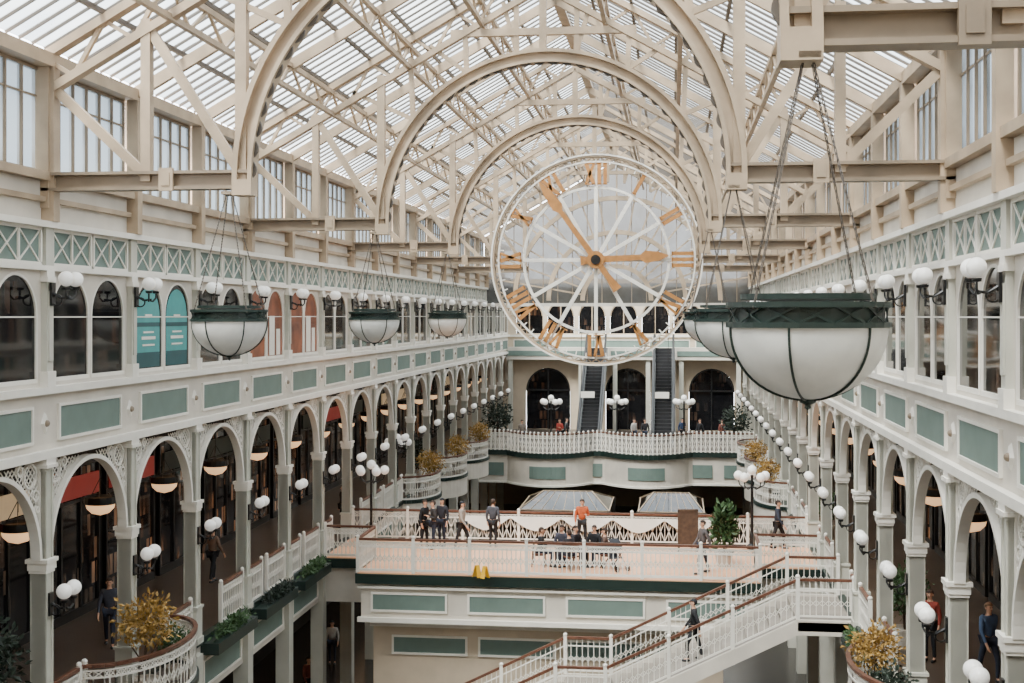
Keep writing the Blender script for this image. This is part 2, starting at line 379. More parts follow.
def frieze_proto():
    t=thing('frieze_screen','x','frieze'); w=.88; h=(ZF1-ZF0)
    MB().box(0,.02,-w+.04,w-.04,.06,h-.06).build('backing','sage',t)
    MB().box(0,.07,-w,-w+.06,0,h).box(0,.07,w-.06,w,0,h).box(0,.07,-w,w,0,.06).box(0,.07,-w,w,h-.06,h).box(0,.06,-.025,.025,0,h).build('frame','white',t)
    m=MB()
    for a,b in ((-w+.04,-.01),(.01,w-.04)):
        m.bar((.035,a,.05),(.035,b,h-.05),.03,.025,(1,0,0)); m.bar((.035,a,h-.05),(.035,b,.05),.03,.025,(1,0,0))
    m.build('cross_lattice','white',t); return Proto(t)
FRZ=frieze_proto()
def fascia_proto():
    t=thing('fascia_panel','x','panel'); w=1.42; h=.62
    MB().box(0,.03,-w,w,0,h).build('panel','sage',t)
    MB().box(0,.06,-w-.06,-w,-.06,h+.06).box(0,.06,w,w+.06,-.06,h+.06).box(0,.06,-w,w,-.06,0).box(0,.06,-w,w,h,h+.06).build('frame','white',t); return Proto(t)
FAS=fascia_proto()
def medal_proto():
    t=thing('diamond_medallion','x','medallion')
    MB().add([(-.02,-.16,0),(-.02,0,-.24),(-.02,.16,0),(-.02,0,.24),(.05,-.1,0),(.05,0,-.16),(.05,.1,0),(.05,0,.16)],[(4,5,6,7),(0,1,5,4),(1,2,6,5),(2,3,7,6),(3,0,4,7)]).build('plaque','white',t)
    MB().ball((.05,0,0),.07,.07,.07,8,6).build('boss','steeld',t); return Proto(t)
MED=medal_proto()
def globe_proto(gr):
    t=thing('globe_wall_lamp','x','wall lamp')
    m=MB().box(0,.05,-.08,.08,-.35,.1).path([(.03,0,-.1),(.2,0,-.2),(.38,0,-.18)],.025)
    for q in (-1,1):
        m.path([(.3,0,-.2),(.36,q*.12,-.22),(.4,q*.2,-.14),(.4,q*.2,-.02)],.02); m.lathe([(.0,-.03),(.07,-.02),(.08,.03),(.0,.03)],10,(.4,q*.2,-.02))
    m.ring((.12,0,-.24),.09,.115,-.015,.015,0,2*pi,14,'xz')
    m.build('bracket','black',t)
    for q in (-1,1): MB().ball((.4,q*.2,.02+gr),gr,n=16,m=10).build('globe','globe',t,True)
    return Proto(t)
GLB=globe_proto(.15)
def pend_proto():
    t=thing('pendant_lamp','x','pendant lamp')
    m=MB().tube((0,0,0),(0,0,-1.45),.012,n=6)
    for k in range(3):
        a=2*pi*k/3; m.tube((0,0,-1.2),(.34*cos(a),.34*sin(a),-1.75),.01,n=5)
    m.build('chain','black',t); MB().lathe([(.36,-1.84),(.39,-1.8),(.38,-1.66),(.34,-1.72)],16).build('rim','black',t)
    MB().lathe([(.36,-1.8),(.32,-1.95),(.21,-2.06),(.0,-2.12)],16).build('bowl','pend',t,True); return Proto(t)
PEN=pend_proto()
def lattice(m,pts,h=1.05,step=.15,cross=False,plain=False,tk=1.0):
    for a,b in zip(pts,pts[1:]):
        a=Vector(a); b=Vector(b); L=(b-a).length; n=max(1,round(L/step))
        for z,t in ((.1,.05),(h-.2,.03)) if plain else ((.1,.05),(h-.2,.03),(h-.05,.03)): m.bar(a+Vector((0,0,z)),b+Vector((0,0,z)),.03 if plain else .04,t*tk)
        for i in range(n+1):
            p=a+(b-a)*(i/n)
            m.bar(p+Vector((0,0,.1)),p+Vector((0,0,h-(0 if plain else .05))),.02*tk,.02*tk)
            if i<n:
                c=a+(b-a)*((i+.5)/n); d=(b-a)/n*.5
                if plain:
                    m.bar(c-d+Vector((0,0,.38)),c+d+Vector((0,0,.54)),.012,.014); m.bar(c-d+Vector((0,0,.54)),c+d+Vector((0,0,.38)),.012,.014)
                    continue
                m.bar(c-d+Vector((0,0,h-.2)),c+d+Vector((0,0,h-.05)),.015,.018*tk); m.bar(c-d+Vector((0,0,h-.05)),c+d+Vector((0,0,h-.2)),.015,.018*tk)
                if cross and i%2==0 and i+2<=n:
                    e=(b-a)/n
                    m.bar(p+Vector((0,0,.12)),p+2*e+Vector((0,0,h-.2)),.02,.028); m.bar(p+Vector((0,0,h-.2)),p+2*e+Vector((0,0,.12)),.02,.028)
                elif not cross:
                    m.bar(c-d+Vector((0,0,.36)),c+Vector((0,0,.48)),.015,.018*tk); m.bar(c+Vector((0,0,.48)),c+d+Vector((0,0,.36)),.015,.018*tk)
                    m.bar(c-d+Vector((0,0,.6)),c+Vector((0,0,.48)),.015,.018*tk); m.bar(c+Vector((0,0,.48)),c+d+Vector((0,0,.6)),.015,.018*tk)
    return m
def railing(name,pts,label,cat='railing',group=None,cross=False,h=1.1,pstep=2.2,plain=False,tk=1.0):
    o=Vector(pts[0]); t=thing(name,label,cat,o,0,group); P=[Vector(p)-o for p in pts]
    lattice(MB(),P,h-.05,cross=cross,plain=plain,step=.17 if plain else .15,tk=tk).build('lattice','white',t)
    m=MB()
    for a,b in zip(P,P[1:]): m.bar(a+Vector((0,0,h)),b+Vector((0,0,h)),.09,.075)
    m.build('handrail','wood',t)
    post=MB().box(-.05,.05,-.05,.05,0,h+.04).ball((0,0,h+.08),.065,n=8,m=6).mesh('post','white')
    for a,b in zip(P,P[1:]):
        n=max(1,round((b-a).length/pstep)) if (b-a).length>1 else 1
        for i in range(n):
            q=link('post',post,t); q.location=a+(b-a)*(i/n)
    q=link('post',post,t); q.location=P[-1]
    return t
RL=Proto(railing('gallery_railing',[(0,-1.75,0),(0,1.75,0)],'x',pstep=1.75,tk=1.3)); RS=Proto(railing('gallery_railing',[(0,0,0),(0,1.5,0)],'x',tk=1.3))
def balcony_proto():
    t=thing('bowed_balcony','x','balcony'); A=2.3; B=1.3
    E=[(B*cos(a),A*sin(a)) for a in [(-pi/2)+pi*i/20 for i in range(21)]]
    MB().prism_xy(E,L1-.3,L1).build('floor_slab','tile',t)
    m=MB()
    for (x0,y0),(x1,y1) in zip(E,E[1:]): m.bar((x0,y0,L1-.55),(x1,y1,L1-.55),.08,.9)
    m.build('fascia','wall',t)
    m=MB()
    for (x0,y0),(x1,y1) in zip(E,E[1:]): m.bar((x0,y0,L1-.02),(x1,y1,L1-.02),.16,.16)
    m.build('nosing','dgreen',t)
    m=MB()
    for (x0,y0),(x1,y1) in zip(E,E[1:]): m.bar((x0,y0,L1+1.1),(x1,y1,L1+1.1),.1,.07)
    m.build('handrail','wood',t)
    lattice(MB(),[(x,y,L1) for x,y in E],tk=1.3).build('lattice','white',t); return Proto(t)
BAL=balcony_proto()
BALY=(28.1,60.1,68.1,76.1)
for side,X0,s,ys in SIDES:
    rz=0 if s>0 else pi
    B=bays(ys)
    for i,yc in enumerate(B):
        o=ORD[i]; yp=yc-2
        COL.put((X0-s*.05,yp,0),rz,'grey white square arcade column with moulded capital, %s side, %s from the near end'%(side,o),'arcade columns')
        PIL.put((X0,yp,0),rz,'white upper pilaster rising into a beige post, %s wall, %s from near end'%(side,o),'upper pilasters')
        ARC.put((X0-s*.05,yc,EZ),rz,'white round arch with openwork spandrels, %s arcade, %s from the near end'%(side,o),'arcade arches')
        for j,k in enumerate((-.91,.91)):
            FRZ.put((X0,yc+k,ZF0),rz,'sage lattice frieze panel, %s of its bay, %s bay from near end, %s wall'%(('near one','far one')[j],o,side),'lattice frieze panels')
        FAS.put((X0,yc,EZ-2.42),rz,'sage green rectangular panel on the %s upper band, %s from the near end'%(side,o),'upper band panels')
        FAS.put((X0+s*.02,yc,L1-1.25),rz,'sage green panel below the %s gallery floor, %s from the near end'%(side,o),'gallery edge panels')
        MED.put((X0,yp,EZ-2.1),rz,'small white diamond medallion on the %s upper band, %s from near end'%(side,o),'band medallions')
        GLB.put((X0+s*.15,yp,EZ+.55),rz,'twin white globe lamp on upper %s pilaster, %s from the near end'%(side,o),'upper globe lamps')
        GLB.put((X0+s*.11,yp,EZ-5.5),rz,'twin white globe lamp on lower %s column, %s from the near end'%(side,o),'lower globe lamps')
        PEN.put((X0-s*1.6,yc,ZB0),rz,'glowing bowl pendant under the %s gallery ceiling, %s from the near end'%(side,o),'gallery pendants')
        if 44<yc<48 or yc>79: continue
        if side=='right' and 36<yc<40: continue
        hit=[b for b in BALY if abs(b-yc)<2.1]
        if hit:
            b=hit[0]
            if b>yc: RS.put((X0,yc-1.75,L1),0,'short white lattice railing before the %s balcony at bay %s'%(side,o),'gallery railings')
            else: RS.put((X0,yc+.25,L1),0,'short white lattice railing after the %s balcony at bay %s'%(side,o),'gallery railings')
        else: RL.put((X0,yc,L1),0,'white lattice railing with brown handrail, %s gallery, bay %s from near end'%(side,o),'gallery railings')
    for i,b in enumerate(BALY):
        BAL.put((X0,b,0),rz,'bowed balcony with lattice railing on the %s gallery, %s from the near end'%(side,ORD[i]),'bowed balconies')
# ---------------------------------------------------------------- roof trusses
def rafz(x):
    return ZE+.1+(ZA-ZE)*(1-abs(x-XC)/8.6)
def truss(y,idx,arch=True):
    t=thing('roof_truss','beige steel roof truss with round arch, %s from the viewpoint'%ORD[idx],'roof truss',(0,y,0),0,'roof trusses')
    if not arch: t['label']='beige steel roof truss without an arch, %s'%('carrying the clock' if idx==4 else 'behind the clock')
    BZ=AZ+.1
    if arch:
        m=MB().ring((AX,0,AZ),AR-.34,AR-.26,-.2,.2,0,pi,64).ring((AX,0,AZ),AR-.26,AR-.06,-.06,.06,0,pi,64).ring((AX,0,AZ),AR-.06,AR+.04,-.2,.2,0,pi,64)
        for q in (-1,1): m.box(AX+q*(AR-.34),AX+q*(AR+.04),-.2,.2,AZ-.3,AZ)
        m.build('arch','steel',t)
        MB().ring((AX,0,AZ),lambda a:AR-.31-.1*abs(sin(a*36)),AR-.3,-.1,-.04,0,pi,288).build('scalloped_edge','bars',t)
    for q,X0 in ((-1,XL),(1,XR)):
        xa=AX+q*(AR-.3)
        m=MB().bar((xa,0,BZ+.06),(X0,0,BZ+.06),.34,.06).bar((xa,0,BZ-.24),(X0,0,BZ-.24),.34,.06).bar((xa,0,BZ-.1),(X0,0,BZ-.1),.08,.3)
        m.build('tie_beam','steeld',t)
        xs_=AX+q*(AR+1.35); MB().box(xs_-.14,xs_+.14,-.2,-.12,BZ-.3,BZ+.14).box(xs_-.08,xs_+.08,-.22,-.2,BZ-.2,BZ+.05).build('splice_plate','steeld' if idx==0 else 'steel',t)
        m=MB(); e=Vector((X0,0,ZE+.1)); a=Vector((XC,0,ZA+.1)); dn=Vector((0,0,-.72))
        m.bar(e,a,.26,.16); m.bar(e+dn,a+dn,.24,.16)
        for k in range(14):
            p=e+(a-e)*(k/14)+(dn if k%2 else Vector()); p2=e+(a-e)*((k+1)/14)+(Vector() if k%2 else dn); m.bar(p,p2,.1,.08)
        m.build('rafter','steel',t)
        xm=X0+(xa-X0)*.5
        for x,z0,wd in ((xm,AZ,.19),(AX+q*(AR-.1),AZ,.22)):
            MB().bar((x,0,z0),(x,0,rafz(x)-.5),wd,.2).build('post','steel',t)
        MB().bar((X0,0,AZ-.5),(X0,0,ZE),.34,.34).build('wall_post','steel',t)
        xe=AX+q*(AR-.1)
        MB().bar((X0-q*.1,0,ZE-.4),(xm,0,AZ+.1),.14,.18).build('brace','steel',t)
        MB().bar((xm,0,rafz(xm)-.6),(xe,0,AZ+.1),.14,.18).build('brace','steel',t)
        for ang in (38,62,80):
            r=math.radians(ang); p=(AX+q*AR*cos(r),0,AZ+AR*sin(r)); x2=AX+q*(AR+.1)*cos(r)
            MB().bar(p,(x2,0,rafz(x2)-.5),.14,.14).build('strut','steel',t)
            x3=AX+q*(AR+2.2)*cos(r)
            MB().bar(p,(x3,0,rafz(x3)-.5),.1,.12).build('strut','steel',t)
    MB().bar((XC-2.6,0,rafz(XC-2.6)-.5),(XC+2.6,0,rafz(XC-2.6)-.5),.18,.2).build('collar','steel',t)
    MB().bar((XC,0,AZ+AR),(XC,0,ZA),.2,.2).build('king_post','steel',t)
    return t
TY=[12.1,24.1,36.1,48.1,60.1,72.1]
for i,y in enumerate(TY): truss(y,i,arch=(i<4))
for side,X0,s,ys in SIDES:
    rp=Proto(tag(MB().bar((0,0,0),(XC-X0,0,ZA-ZE),.14,.26).build('rafter','steel'),'x','rafter'))
    n=0
    for k in range(18):
        y=12.1+4*k
        if any(abs(y-q)<.2 for q in TY): continue
        rp.put((X0,y,ZE-.02),0,'plain beige rafter on the %s roof slope, %s from the viewpoint'%(side,ORD[n]),'plain rafters'); n+=1
    for j,tt in enumerate((.3,.56,.8)):
        x=X0+(XC-X0)*tt; z=ZE+(ZA-ZE)*tt-.05
        t=thing('lattice_girder','%s lattice girder running lengthwise under the %s roof slope'%(('lowest','middle','highest')[j],side),'girder',(x,0,z),0,'lattice girders')
        MB().bar((0,2,0),(0,YR,0),.12,.12).bar((0,2,-.6),(0,YR,-.6),.12,.12).build('chords','steel',t)
        m=MB(); y=4.1; k=0
        while y<YR-1:
            m.bar((0,y,-.6 if k%2 else 0),(0,y+1,0 if k%2 else -.6),.06,.07); y+=1; k+=1
        m.build('web','steel',t)
tag(MB().bar((XC,-2,ZA+.2),(XC,YR,ZA+.2),.3,.3).build('ridge_beam','steel'),'beige ridge beam along the top of the glass roof','beam')
# ---------------------------------------------------------------- clock
ck=thing('clock','giant round skeleton clock with gilded roman numerals hanging under the roof','clock',(AX,59.6,AZ-.03))
MB().ring((0,0,0),AR-.1,AR,-.18,.18,0,2*pi,96).build('rim','steel',ck)
MB().ring((0,0,0),AR-.34,AR-.27,-.12,.1,0,2*pi,96).ring((0,0,0),AR-.02,AR+.05,-.22,.2,0,2*pi,96).build('rim_lips','white',ck)
m=MB()
for k in range(72):
    a=2*pi*k/72; b=a+2*pi/144; m.bar(((AR-.28)*cos(a),0,(AR-.28)*sin(a)),((AR-.08)*cos(b),0,(AR-.08)*sin(b)),.05,.05); a2=a+2*pi/72; m.bar(((AR-.28)*cos(a2),0,(AR-.28)*sin(a2)),((AR-.08)*cos(b),0,(AR-.08)*sin(b)),.05,.05)
m.build('rim_lattice','steel',ck)
MB().ring((0,0,0),3.26,3.38,-.1,.08,0,2*pi,80).build('inner_ring','white',ck)
for k in range(12):
    a=2*pi*k/12; d=(sin(a),cos(a))
    MB().bar((d[0]*.3,-.05,d[1]*.3),(d[0]*3.35,-.05,d[1]*3.35),.16,.17).bar((d[0]*3.35,0,d[1]*3.35),(d[0]*(AR-.2),0,d[1]*(AR-.2)),.08,.09).build('spoke','white',ck)
for k in range(60):
    a=2*pi*k/60
    if k%5: MB().bar((4.28*sin(a),-.05,4.28*cos(a)),(4.44*sin(a),-.05,4.44*cos(a)),.05,.05).build('minute_mark','white',ck)
NUM=['XII','I','II','III','IV','V','VI','VII','VIII','IX','X','XI']
for k,tx in enumerate(NUM):
    a=2*pi*k/12; m=MB(); wd={'I':.27,'V':.58,'X':.58}; W=sum(wd[c] for c in tx); u=-W/2; h0,h1=3.46,4.4
    def P(t,r): return (r*sin(a)+t*cos(a),-.14,r*cos(a)-t*sin(a))
    def st(t0,r0,t1,r1,w): m.bar(P(t0,r0),P(t1,r1),w,.1,(0,1,0))
    for c in tx:
        x=u+wd[c]/2
        if c=='I': st(x,h0,x,h1,.17)
        if c=='V': st(x-.18,h1,x,h0,.17); st(x+.18,h1,x,h0,.12)
        if c=='X': st(x-.18,h1,x+.18,h0,.17); st(x+.18,h1,x-.18,h0,.12)
        st(x-wd[c]*.38,h0,x+wd[c]*.38,h0,.05); st(x-wd[c]*.38,h1,x+wd[c]*.38,h1,.05); u+=wd[c]
    m.build('numeral','gold',ck)
def hand(name,deg,L,tail,w,y):
    a=math.radians(deg); d=Vector((sin(a),0,cos(a))); n=Vector((cos(a),0,-sin(a))); o=Vector((0,y,0))
    pts=[(-tail,w*.9),(-tail*.55,w*.55),(0,w*.6),(L*.62,w*.45),(L*.68,w*1.1),(L*.86,w*.8),(L,.03)]
    vs=[]
    for t,hw in pts:
        for q in (1,-1):
            for e in (-.04,.04): vs.append(o+d*t+n*hw*q+Vector((0,e,0)))
    fs=[]
    for i in range(len(pts)-1):
        b=4*i; fs+=[(b,b+4,b+6,b+2),(b+1,b+3,b+7,b+5),(b,b+1,b+5,b+4),(b+2,b+6,b+7,b+3)]
    fs+=[(0,2,3,1)]
    MB().add(vs,fs).build(name,'gold',ck)
hand('minute_hand',324,4.4,1.7,.24,-.3); hand('hour_hand',87,3.3,.7,.26,-.22)
MB().ring((0,0,0),0,.4,-.36,.1,0,2*pi,24).build('hub','gold',ck)
MB().ring((0,0,0),0,.22,-.42,-.36,0,2*pi,20).build('hub_cap','black',ck)
# ---------------------------------------------------------------- big hanging bowl lamps
def bowl_proto():
    t=thing('hanging_bowl_lamp','x','hanging lamp'); r=.71
    prof=[(r*cos(a),-.07-.67*sin(a)**.94) for a in [pi/2*i/14 for i in range(15)]]
    MB().lathe(prof,32).build('glass_bowl','bowl',t,True)
    m=MB()
    for z in (-.06,.12): m.lathe([(r-.02,z-.025),(r+.03,z-.025),(r+.03,z+.025),(r-.02,z+.025),(r-.02,z-.025)],32)
    m.lathe([(r-.2,.17),(r-.1,.17),(r-.1,.22),(r-.2,.22),(r-.2,.17)],32); m.lathe([(0,.13),(r-.1,.17)],32)
    for k in range(14):
        a=2*pi*k/14; b=2*pi*(k+1)/14; q=r+.005
        m.bar((q*cos(a),q*sin(a),-.05),(q*cos(b),q*sin(b),.11),.012,.018); m.bar((q*cos(a),q*sin(a),.11),(q*cos(b),q*sin(b),-.05),.012,.018)
    m.lathe([(r-.03,-.06),(r-.03,.12)],32)
    m.build('lattice_rim','dgreen',t)
    for k in range(6):
        a=2*pi*k/6+.2; pts=[((rr+.01)*cos(a),(rr+.01)*sin(a),z-.006) for rr,z in prof]
        MB().path(pts,.012,6).build('rib','dgreen',t)
    MB().lathe([(0,-.84),(.03,-.82),(.025,-.79),(.07,-.77),(.09,-.73),(0,-.72)],12).build('finial','dgreen',t)
    for k in range(4):
        a=pi/4+2*pi*k/4; p=Vector(((r+.02)*cos(a),(r+.02)*sin(a),.1)); q=Vector((.05*cos(a),.05*sin(a),2.38)); m=MB(); n=40
        sd=Vector((-sin(a),cos(a),0)); nn=(q-p).normalized().cross(sd)
        for i in range(n):
            c=p+(q-p)*((i+.5)/n); u=sd if i%2 else nn; l=(q-p)/n*.62
            m.bar(c-l+u*.009,c+l+u*.009,.007,.007); m.bar(c-l-u*.009,c+l-u*.009,.007,.007)
            m.bar(c-l-u*.011,c-l+u*.011,.007,.007); m.bar(c+l-u*.011,c+l+u*.011,.007,.007)
        m.build('chain','bars',t)
    MB().box(-.1,.1,-.2,.2,2.34,2.4).build('hanger_plate','steeld',t)
    return Proto(t)
BW=bowl_proto()
for x,y,lab in ((1.22,12.1,'large frosted bowl lamp with green rim in the right foreground, nearest of all'),(1.1,24.1,'frosted bowl lamp half hidden directly behind the foreground bowl lamp'),(1.0,36.1,'third frosted bowl lamp of the right row, behind two others'),
    (-8.45,24.1,'frosted hanging bowl lamp on the left side, nearest the viewpoint'),(-8.4,36.1,'frosted hanging bowl lamp on the left side, middle one of three'),(-8.4,48.1,'frosted hanging bowl lamp on the left side, farthest of three near the clock')):
    BW.put((x,y,EZ-.02),0,lab,'hanging bowl lamps')
# ---------------------------------------------------------------- central bridge deck
PX0,PX1,PY0,PY1,PYB=-10.25,2.73,41.6,48.1,44.1
d=thing('bridge_deck','wide pedestrian bridge with peach tiled floor and green panelled front','bridge',(0,0,0))
MB().prism_xy([(XL,PYB),(PX0,PYB),(PX0,PY0),(PX1,PY0),(PX1,PYB),(XR,PYB),(XR,PY1),(XL,PY1)],L1-.12,L1+.01).build('tiled_floor','deck',d)
MB().prism_xy([(XL,PYB+.1),(PX0+.1,PYB+.1),(PX0+.1,PY0+.1),(PX1-.1,PY0+.1),(PX1-.1,PYB+.1),(XR,PYB+.1),(XR,PY1-.1),(XL,PY1-.1)],L1-1.55,L1-.12).build('slab','wall',d)
MB().box(PX0-.05,PX1+.05,PY0-.08,PY0+.1,L1-.34,L1-.02).box(PX0-.08,PX0+.1,PY0,PYB,L1-.34,L1-.02).box(PX1-.1,PX1+.08,PY0,PYB,L1-.34,L1-.02).box(XL,PX0,PYB-.08,PYB+.1,L1-.34,L1-.02).box(PX1,XR,PYB-.08,PYB+.1,L1-.34,L1-.02).build('edge_band','dgreen',d)
MB().box(PX0,PX1,PY0-.04,PY0+.1,L1-1.6,L1-1.45).box(PX0,PX1,PY0-.02,PY0+.1,L1-.5,L1-.42).build('moulding','white',d)
pan=MB().box(-1.2,1.2,-.04,0,0,.5).mesh('front_panel','sage'); pfr=MB().box(-1.27,1.27,-.06,0,-.07,0).box(-1.27,1.27,-.06,0,.5,.57).box(-1.27,-1.2,-.06,0,0,.5).box(1.2,1.27,-.06,0,0,.5).mesh('panel_frame','white')
for k in range(4):
    p=link('front_panel',pan,d); p.location=(PX0+1.7+k*3.2,PY0+.1,L1-1.2); link('panel_frame',pfr,p)
railing('bridge_railing',[(PX0,PYB,L1),(PX0,PY0+.05,L1),(PX1,PY0+.05,L1),(PX1,PYB,L1)],'white lattice railing along the front of the tiled bridge',tk=1.5,pstep=1.85)
railing('bridge_railing',[(XL+.2,PYB,L1),(PX0,PYB,L1)],'short railing linking the left gallery to the bridge front',tk=1.5)
railing('bridge_railing',[(PX1,PYB,L1),(XR-.2,PYB,L1)],'short railing linking the bridge front to the right gallery',tk=1.5)
br=railing('bridge_railing',[(XL+.2,PY1-.05,L1),(XR-.2,PY1-.05,L1)],'dense crossed white railing along the back of the bridge, with draped swags',cross=True)
for k in range(5):
    x0=4.1+k*1.9
    m=MB()
    for j in range(10):
        u0,u1=j/10,(j+1)/10; f=lambda u:.92-.5*(1-abs(2*u-1)**1.6)
        m.add([(x0+1.9*u0,-.06,.95),(x0+1.9*u1,-.06,.95),(x0+1.9*u1,-.1,f(u1)),(x0+1.9*u0,-.1,f(u0))],[(0,1,2,3)])
    m.build('drape','white',br)
kb=thing('lower_kiosk','cream panelled block standing under the bridge at ground level','kiosk',(0,0,0))
MB().box(-9.9,1.6,42.4,47.4,0,L1-1.55).build('walls','cream',kb)
MB().box(-10,1.7,42.3,47.5,L1-1.9,L1-1.75).build('moulding','white',kb)
for k in range(4):
    p=link('panel',pan,kb); p.location=(-8.0+k*2.9,42.4,L1-2.75); link('panel_frame',pfr,p)
# ---------------------------------------------------------------- staircase: flight, landing, flight, descending left
SY0,SY1=36.35,39.85
st=thing('staircase','white public staircase with a mid landing descending to the left before the bridge','staircase',(0,0,0))
tr,ri=.33,.165; n1,n2=16,18; sx=3.4; xm1=sx-n1*tr; xm2=xm1-1.4; zm=L1-n1*ri; xe_=xm2-n2*tr
MB().box(sx,XR-.02,SY0,SY1,L1-.25,L1).build('top_landing','step',st)
MB().box(xm2,xm1+.02,SY0,SY1,zm-.25,zm).build('mid_landing','step',st)
stepm=MB().box(-tr-.03,0,SY0+.12,SY1-.12,-.05,0).box(-.03,0,SY0+.12,SY1-.12,-ri-.05,-.05).mesh('step','step')
for k in range(n1-1):
    q=link('step',stepm,st); q.location=(sx-k*tr,0,L1-(k+1)*ri)
for k in range(n2-1):
    q=link('step',stepm,st); q.location=(xm2-k*tr,0,zm-(k+1)*ri)
prof=[(XR-.02,L1+.06),(XR-.02,L1-.36),(sx,L1-.36),(xm1,zm-.36),(xm2,zm-.36),(xe_+.6,0),(xe_,0),(xe_,.1),(xm2,zm+.08),(xm1,zm+.08),(sx,L1+.06)]
for yy in (SY0,SY1-.12): MB().prism_xz(prof,yy,yy+.12).build('stringer','wall',st)
sof=[(sx,L1-.34),(xm1,zm-.34),(xm2,zm-.34),(xe_+.7,.02),(xe_+.7,.08),(xm2,zm-.28),(xm1,zm-.28),(sx,L1-.28)]
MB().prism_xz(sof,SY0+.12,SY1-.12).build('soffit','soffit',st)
for yy,lab in ((SY0+.06,'near side railing of the staircase, closest to the viewpoint'),(SY1-.06,'far side railing of the staircase, next to the bridge')):
    railing('stair_railing',[(XR-.1,yy,L1+.06),(sx,yy,L1+.06),(xm1,yy,zm+.08),(xm2,yy,zm+.08),(xe_,yy,.1)],lab,group='stair railings',plain=True)
# ---------------------------------------------------------------- far balcony, far wall, escalators
BOW=(-7.6,-1.6); FT=1.95
def fy(x):
    v=FB
    for c in BOW:
        dd=abs(x-c)
        if dd<2.6: v=min(v,FB-2.0*cos(dd/2.6*pi/2)**.7)
    return v
xs=[XL+.1+i*(XR-XL-.2)/64 for i in range(65)]
edge=[(x,fy(x)) for x in xs]
fb=thing('far_balcony','far cross gallery with two bowed fronts beyond the bridge','balcony',(0,0,0))
MB().prism_xy(edge+[(XR-.1,YEND-.05),(XL+.1,YEND-.05)],L1-.25,L1).build('floor_slab','tile',fb)
m=MB(); g=MB(); h=MB()
for a,b in zip(edge,edge[1:]):
    m.bar((a[0],a[1]+.1,L1-FT/2-.1),(b[0],b[1]+.1,L1-FT/2-.1),.1,FT-.2); g.bar((a[0],a[1],L1-.12),(b[0],b[1],L1-.12),.2,.3); h.bar((a[0],a[1]+.03,L1-FT),(b[0],b[1]+.03,L1-FT),.15,.12)
m.build('fascia','wall',fb); g.build('edge_band','dgreen',fb); h.build('moulding','white',fb)
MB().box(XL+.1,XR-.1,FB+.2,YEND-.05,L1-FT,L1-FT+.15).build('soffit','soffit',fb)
for xc,wd in ((-11.2,.7),(-4.6,.35),(1.8,.6),(3.8,.7),):
    MB().box(xc-wd,xc+wd,FB-.02,FB+.03,L1-1.55,L1-.75).build('front_panel','sage',fb)
for c in BOW:
    m=MB(); pts=[(c-1.1+2.2*i/8) for i in range(9)]
    for a,b in zip(pts,pts[1:]): m.bar((a,fy(a)+.03,L1-1.15),(b,fy(b)+.03,L1-1.15),.06,.75)
    m.build('front_panel','sage',fb)
railing('far_railing',[(x,fy(x),L1) for x in xs],'bowed white railing along the far cross gallery',cross=True,pstep=9,h=1.2)
m=MB(); yf=YEND
ops=[(-9.2,1.65),(-3.3,1.65),(2.8,1.65)]
def xz_arch(mb,xc,r,zs,zt,ya,yb,n=14):
    for i in range(n):
        a0=pi-pi*i/n; a1=pi-pi*(i+1)/n; p=[(xc+r*cos(a0),zs+r*sin(a0)),(xc+r*cos(a1),zs+r*sin(a1))]
        mb.add([(p[0][0],ya,p[0][1]),(p[1][0],ya,p[1][1]),(p[1][0],ya,zt),(p[0][0],ya,zt),(p[0][0],yb,p[0][1]),(p[1][0],yb,p[1][1])],[(0,1,2,3),(0,4,5,1)])
m.box(XL-GD,XR+GD,yf,yf+.3,0,L1); zt=EZ-3.3; zs=EZ-5.5
cuts=[XL-GD]+[v for c,r in ops for v in (c-r,c+r)]+[XR+GD]
for k in range(0,len(cuts),2): m.box(cuts[k],cuts[k+1],yf,yf+.3,L1,zt)
for c,r in ops: xz_arch(m,c,r,zs,zt,yf,yf+.3)
m.box(XL-GD,XR+GD,yf,yf+.3,zt,EZ-1.3)
zs2=EZ-.0
ops2=[(XL+1.6+k*2.33,1.0) for k in range(7)]
cuts=[XL-GD]+[v for c,r in ops2 for v in (c-r,c+r)]+[XR+GD]
for k in range(0,len(cuts),2): m.box(cuts[k],cuts[k+1],yf,yf+.3,EZ-1.3,ZF0+.1)
for c,r in ops2: xz_arch(m,c,r,zs2,ZF0+.1,yf,yf+.3)
m.box(XL-GD,XR+GD,yf,yf+.3,ZF0+.1,ZC0)
struct(m.build('wall_far','cream'),'far end wall with dark arched openings on two levels','wall')
for k,(c,r) in enumerate(ops):
    pp=arch_poly(r-.02,zs-L1); q=MB().add([(c+y,yf+.2,L1+z) for y,z in pp],[tuple(range(len(pp)))]); o=struct(q.build('door_%d'%(k+1),'pane'),'%s dark arched opening in the far wall'%('left','middle','right')[k],'doorway')
    b=MB().ring((c,yf+.1,zs),r-.12,r,-.05,.05,0,pi,20).box(c-.05,c+.05,yf+.05,yf+.15,L1,zs+r-.1).box(c-r,c+r,yf+.05,yf+.15,zs-.06,zs+.06); b.build('door_frame','black',o)
for k,(c,r) in enumerate(ops2):
    pp=arch_poly(r-.02,zs2-(EZ-1.3)); q=MB().add([(c+y,yf+.2,EZ-1.3+z) for y,z in pp],[tuple(range(len(pp)))]); wn[0]+=1
    o=struct(q.build('window_%d'%wn[0],'pane'),'arched upper window of the far wall, %s from the left'%ORD[k],'window')
    MB().ring((c,yf+.1,zs2),r-.08,r,-.05,.05,0,pi,16).box(c-.04,c+.04,yf+.05,yf+.15,EZ-1.3,zs2+r).build('window_frame','steel',o)
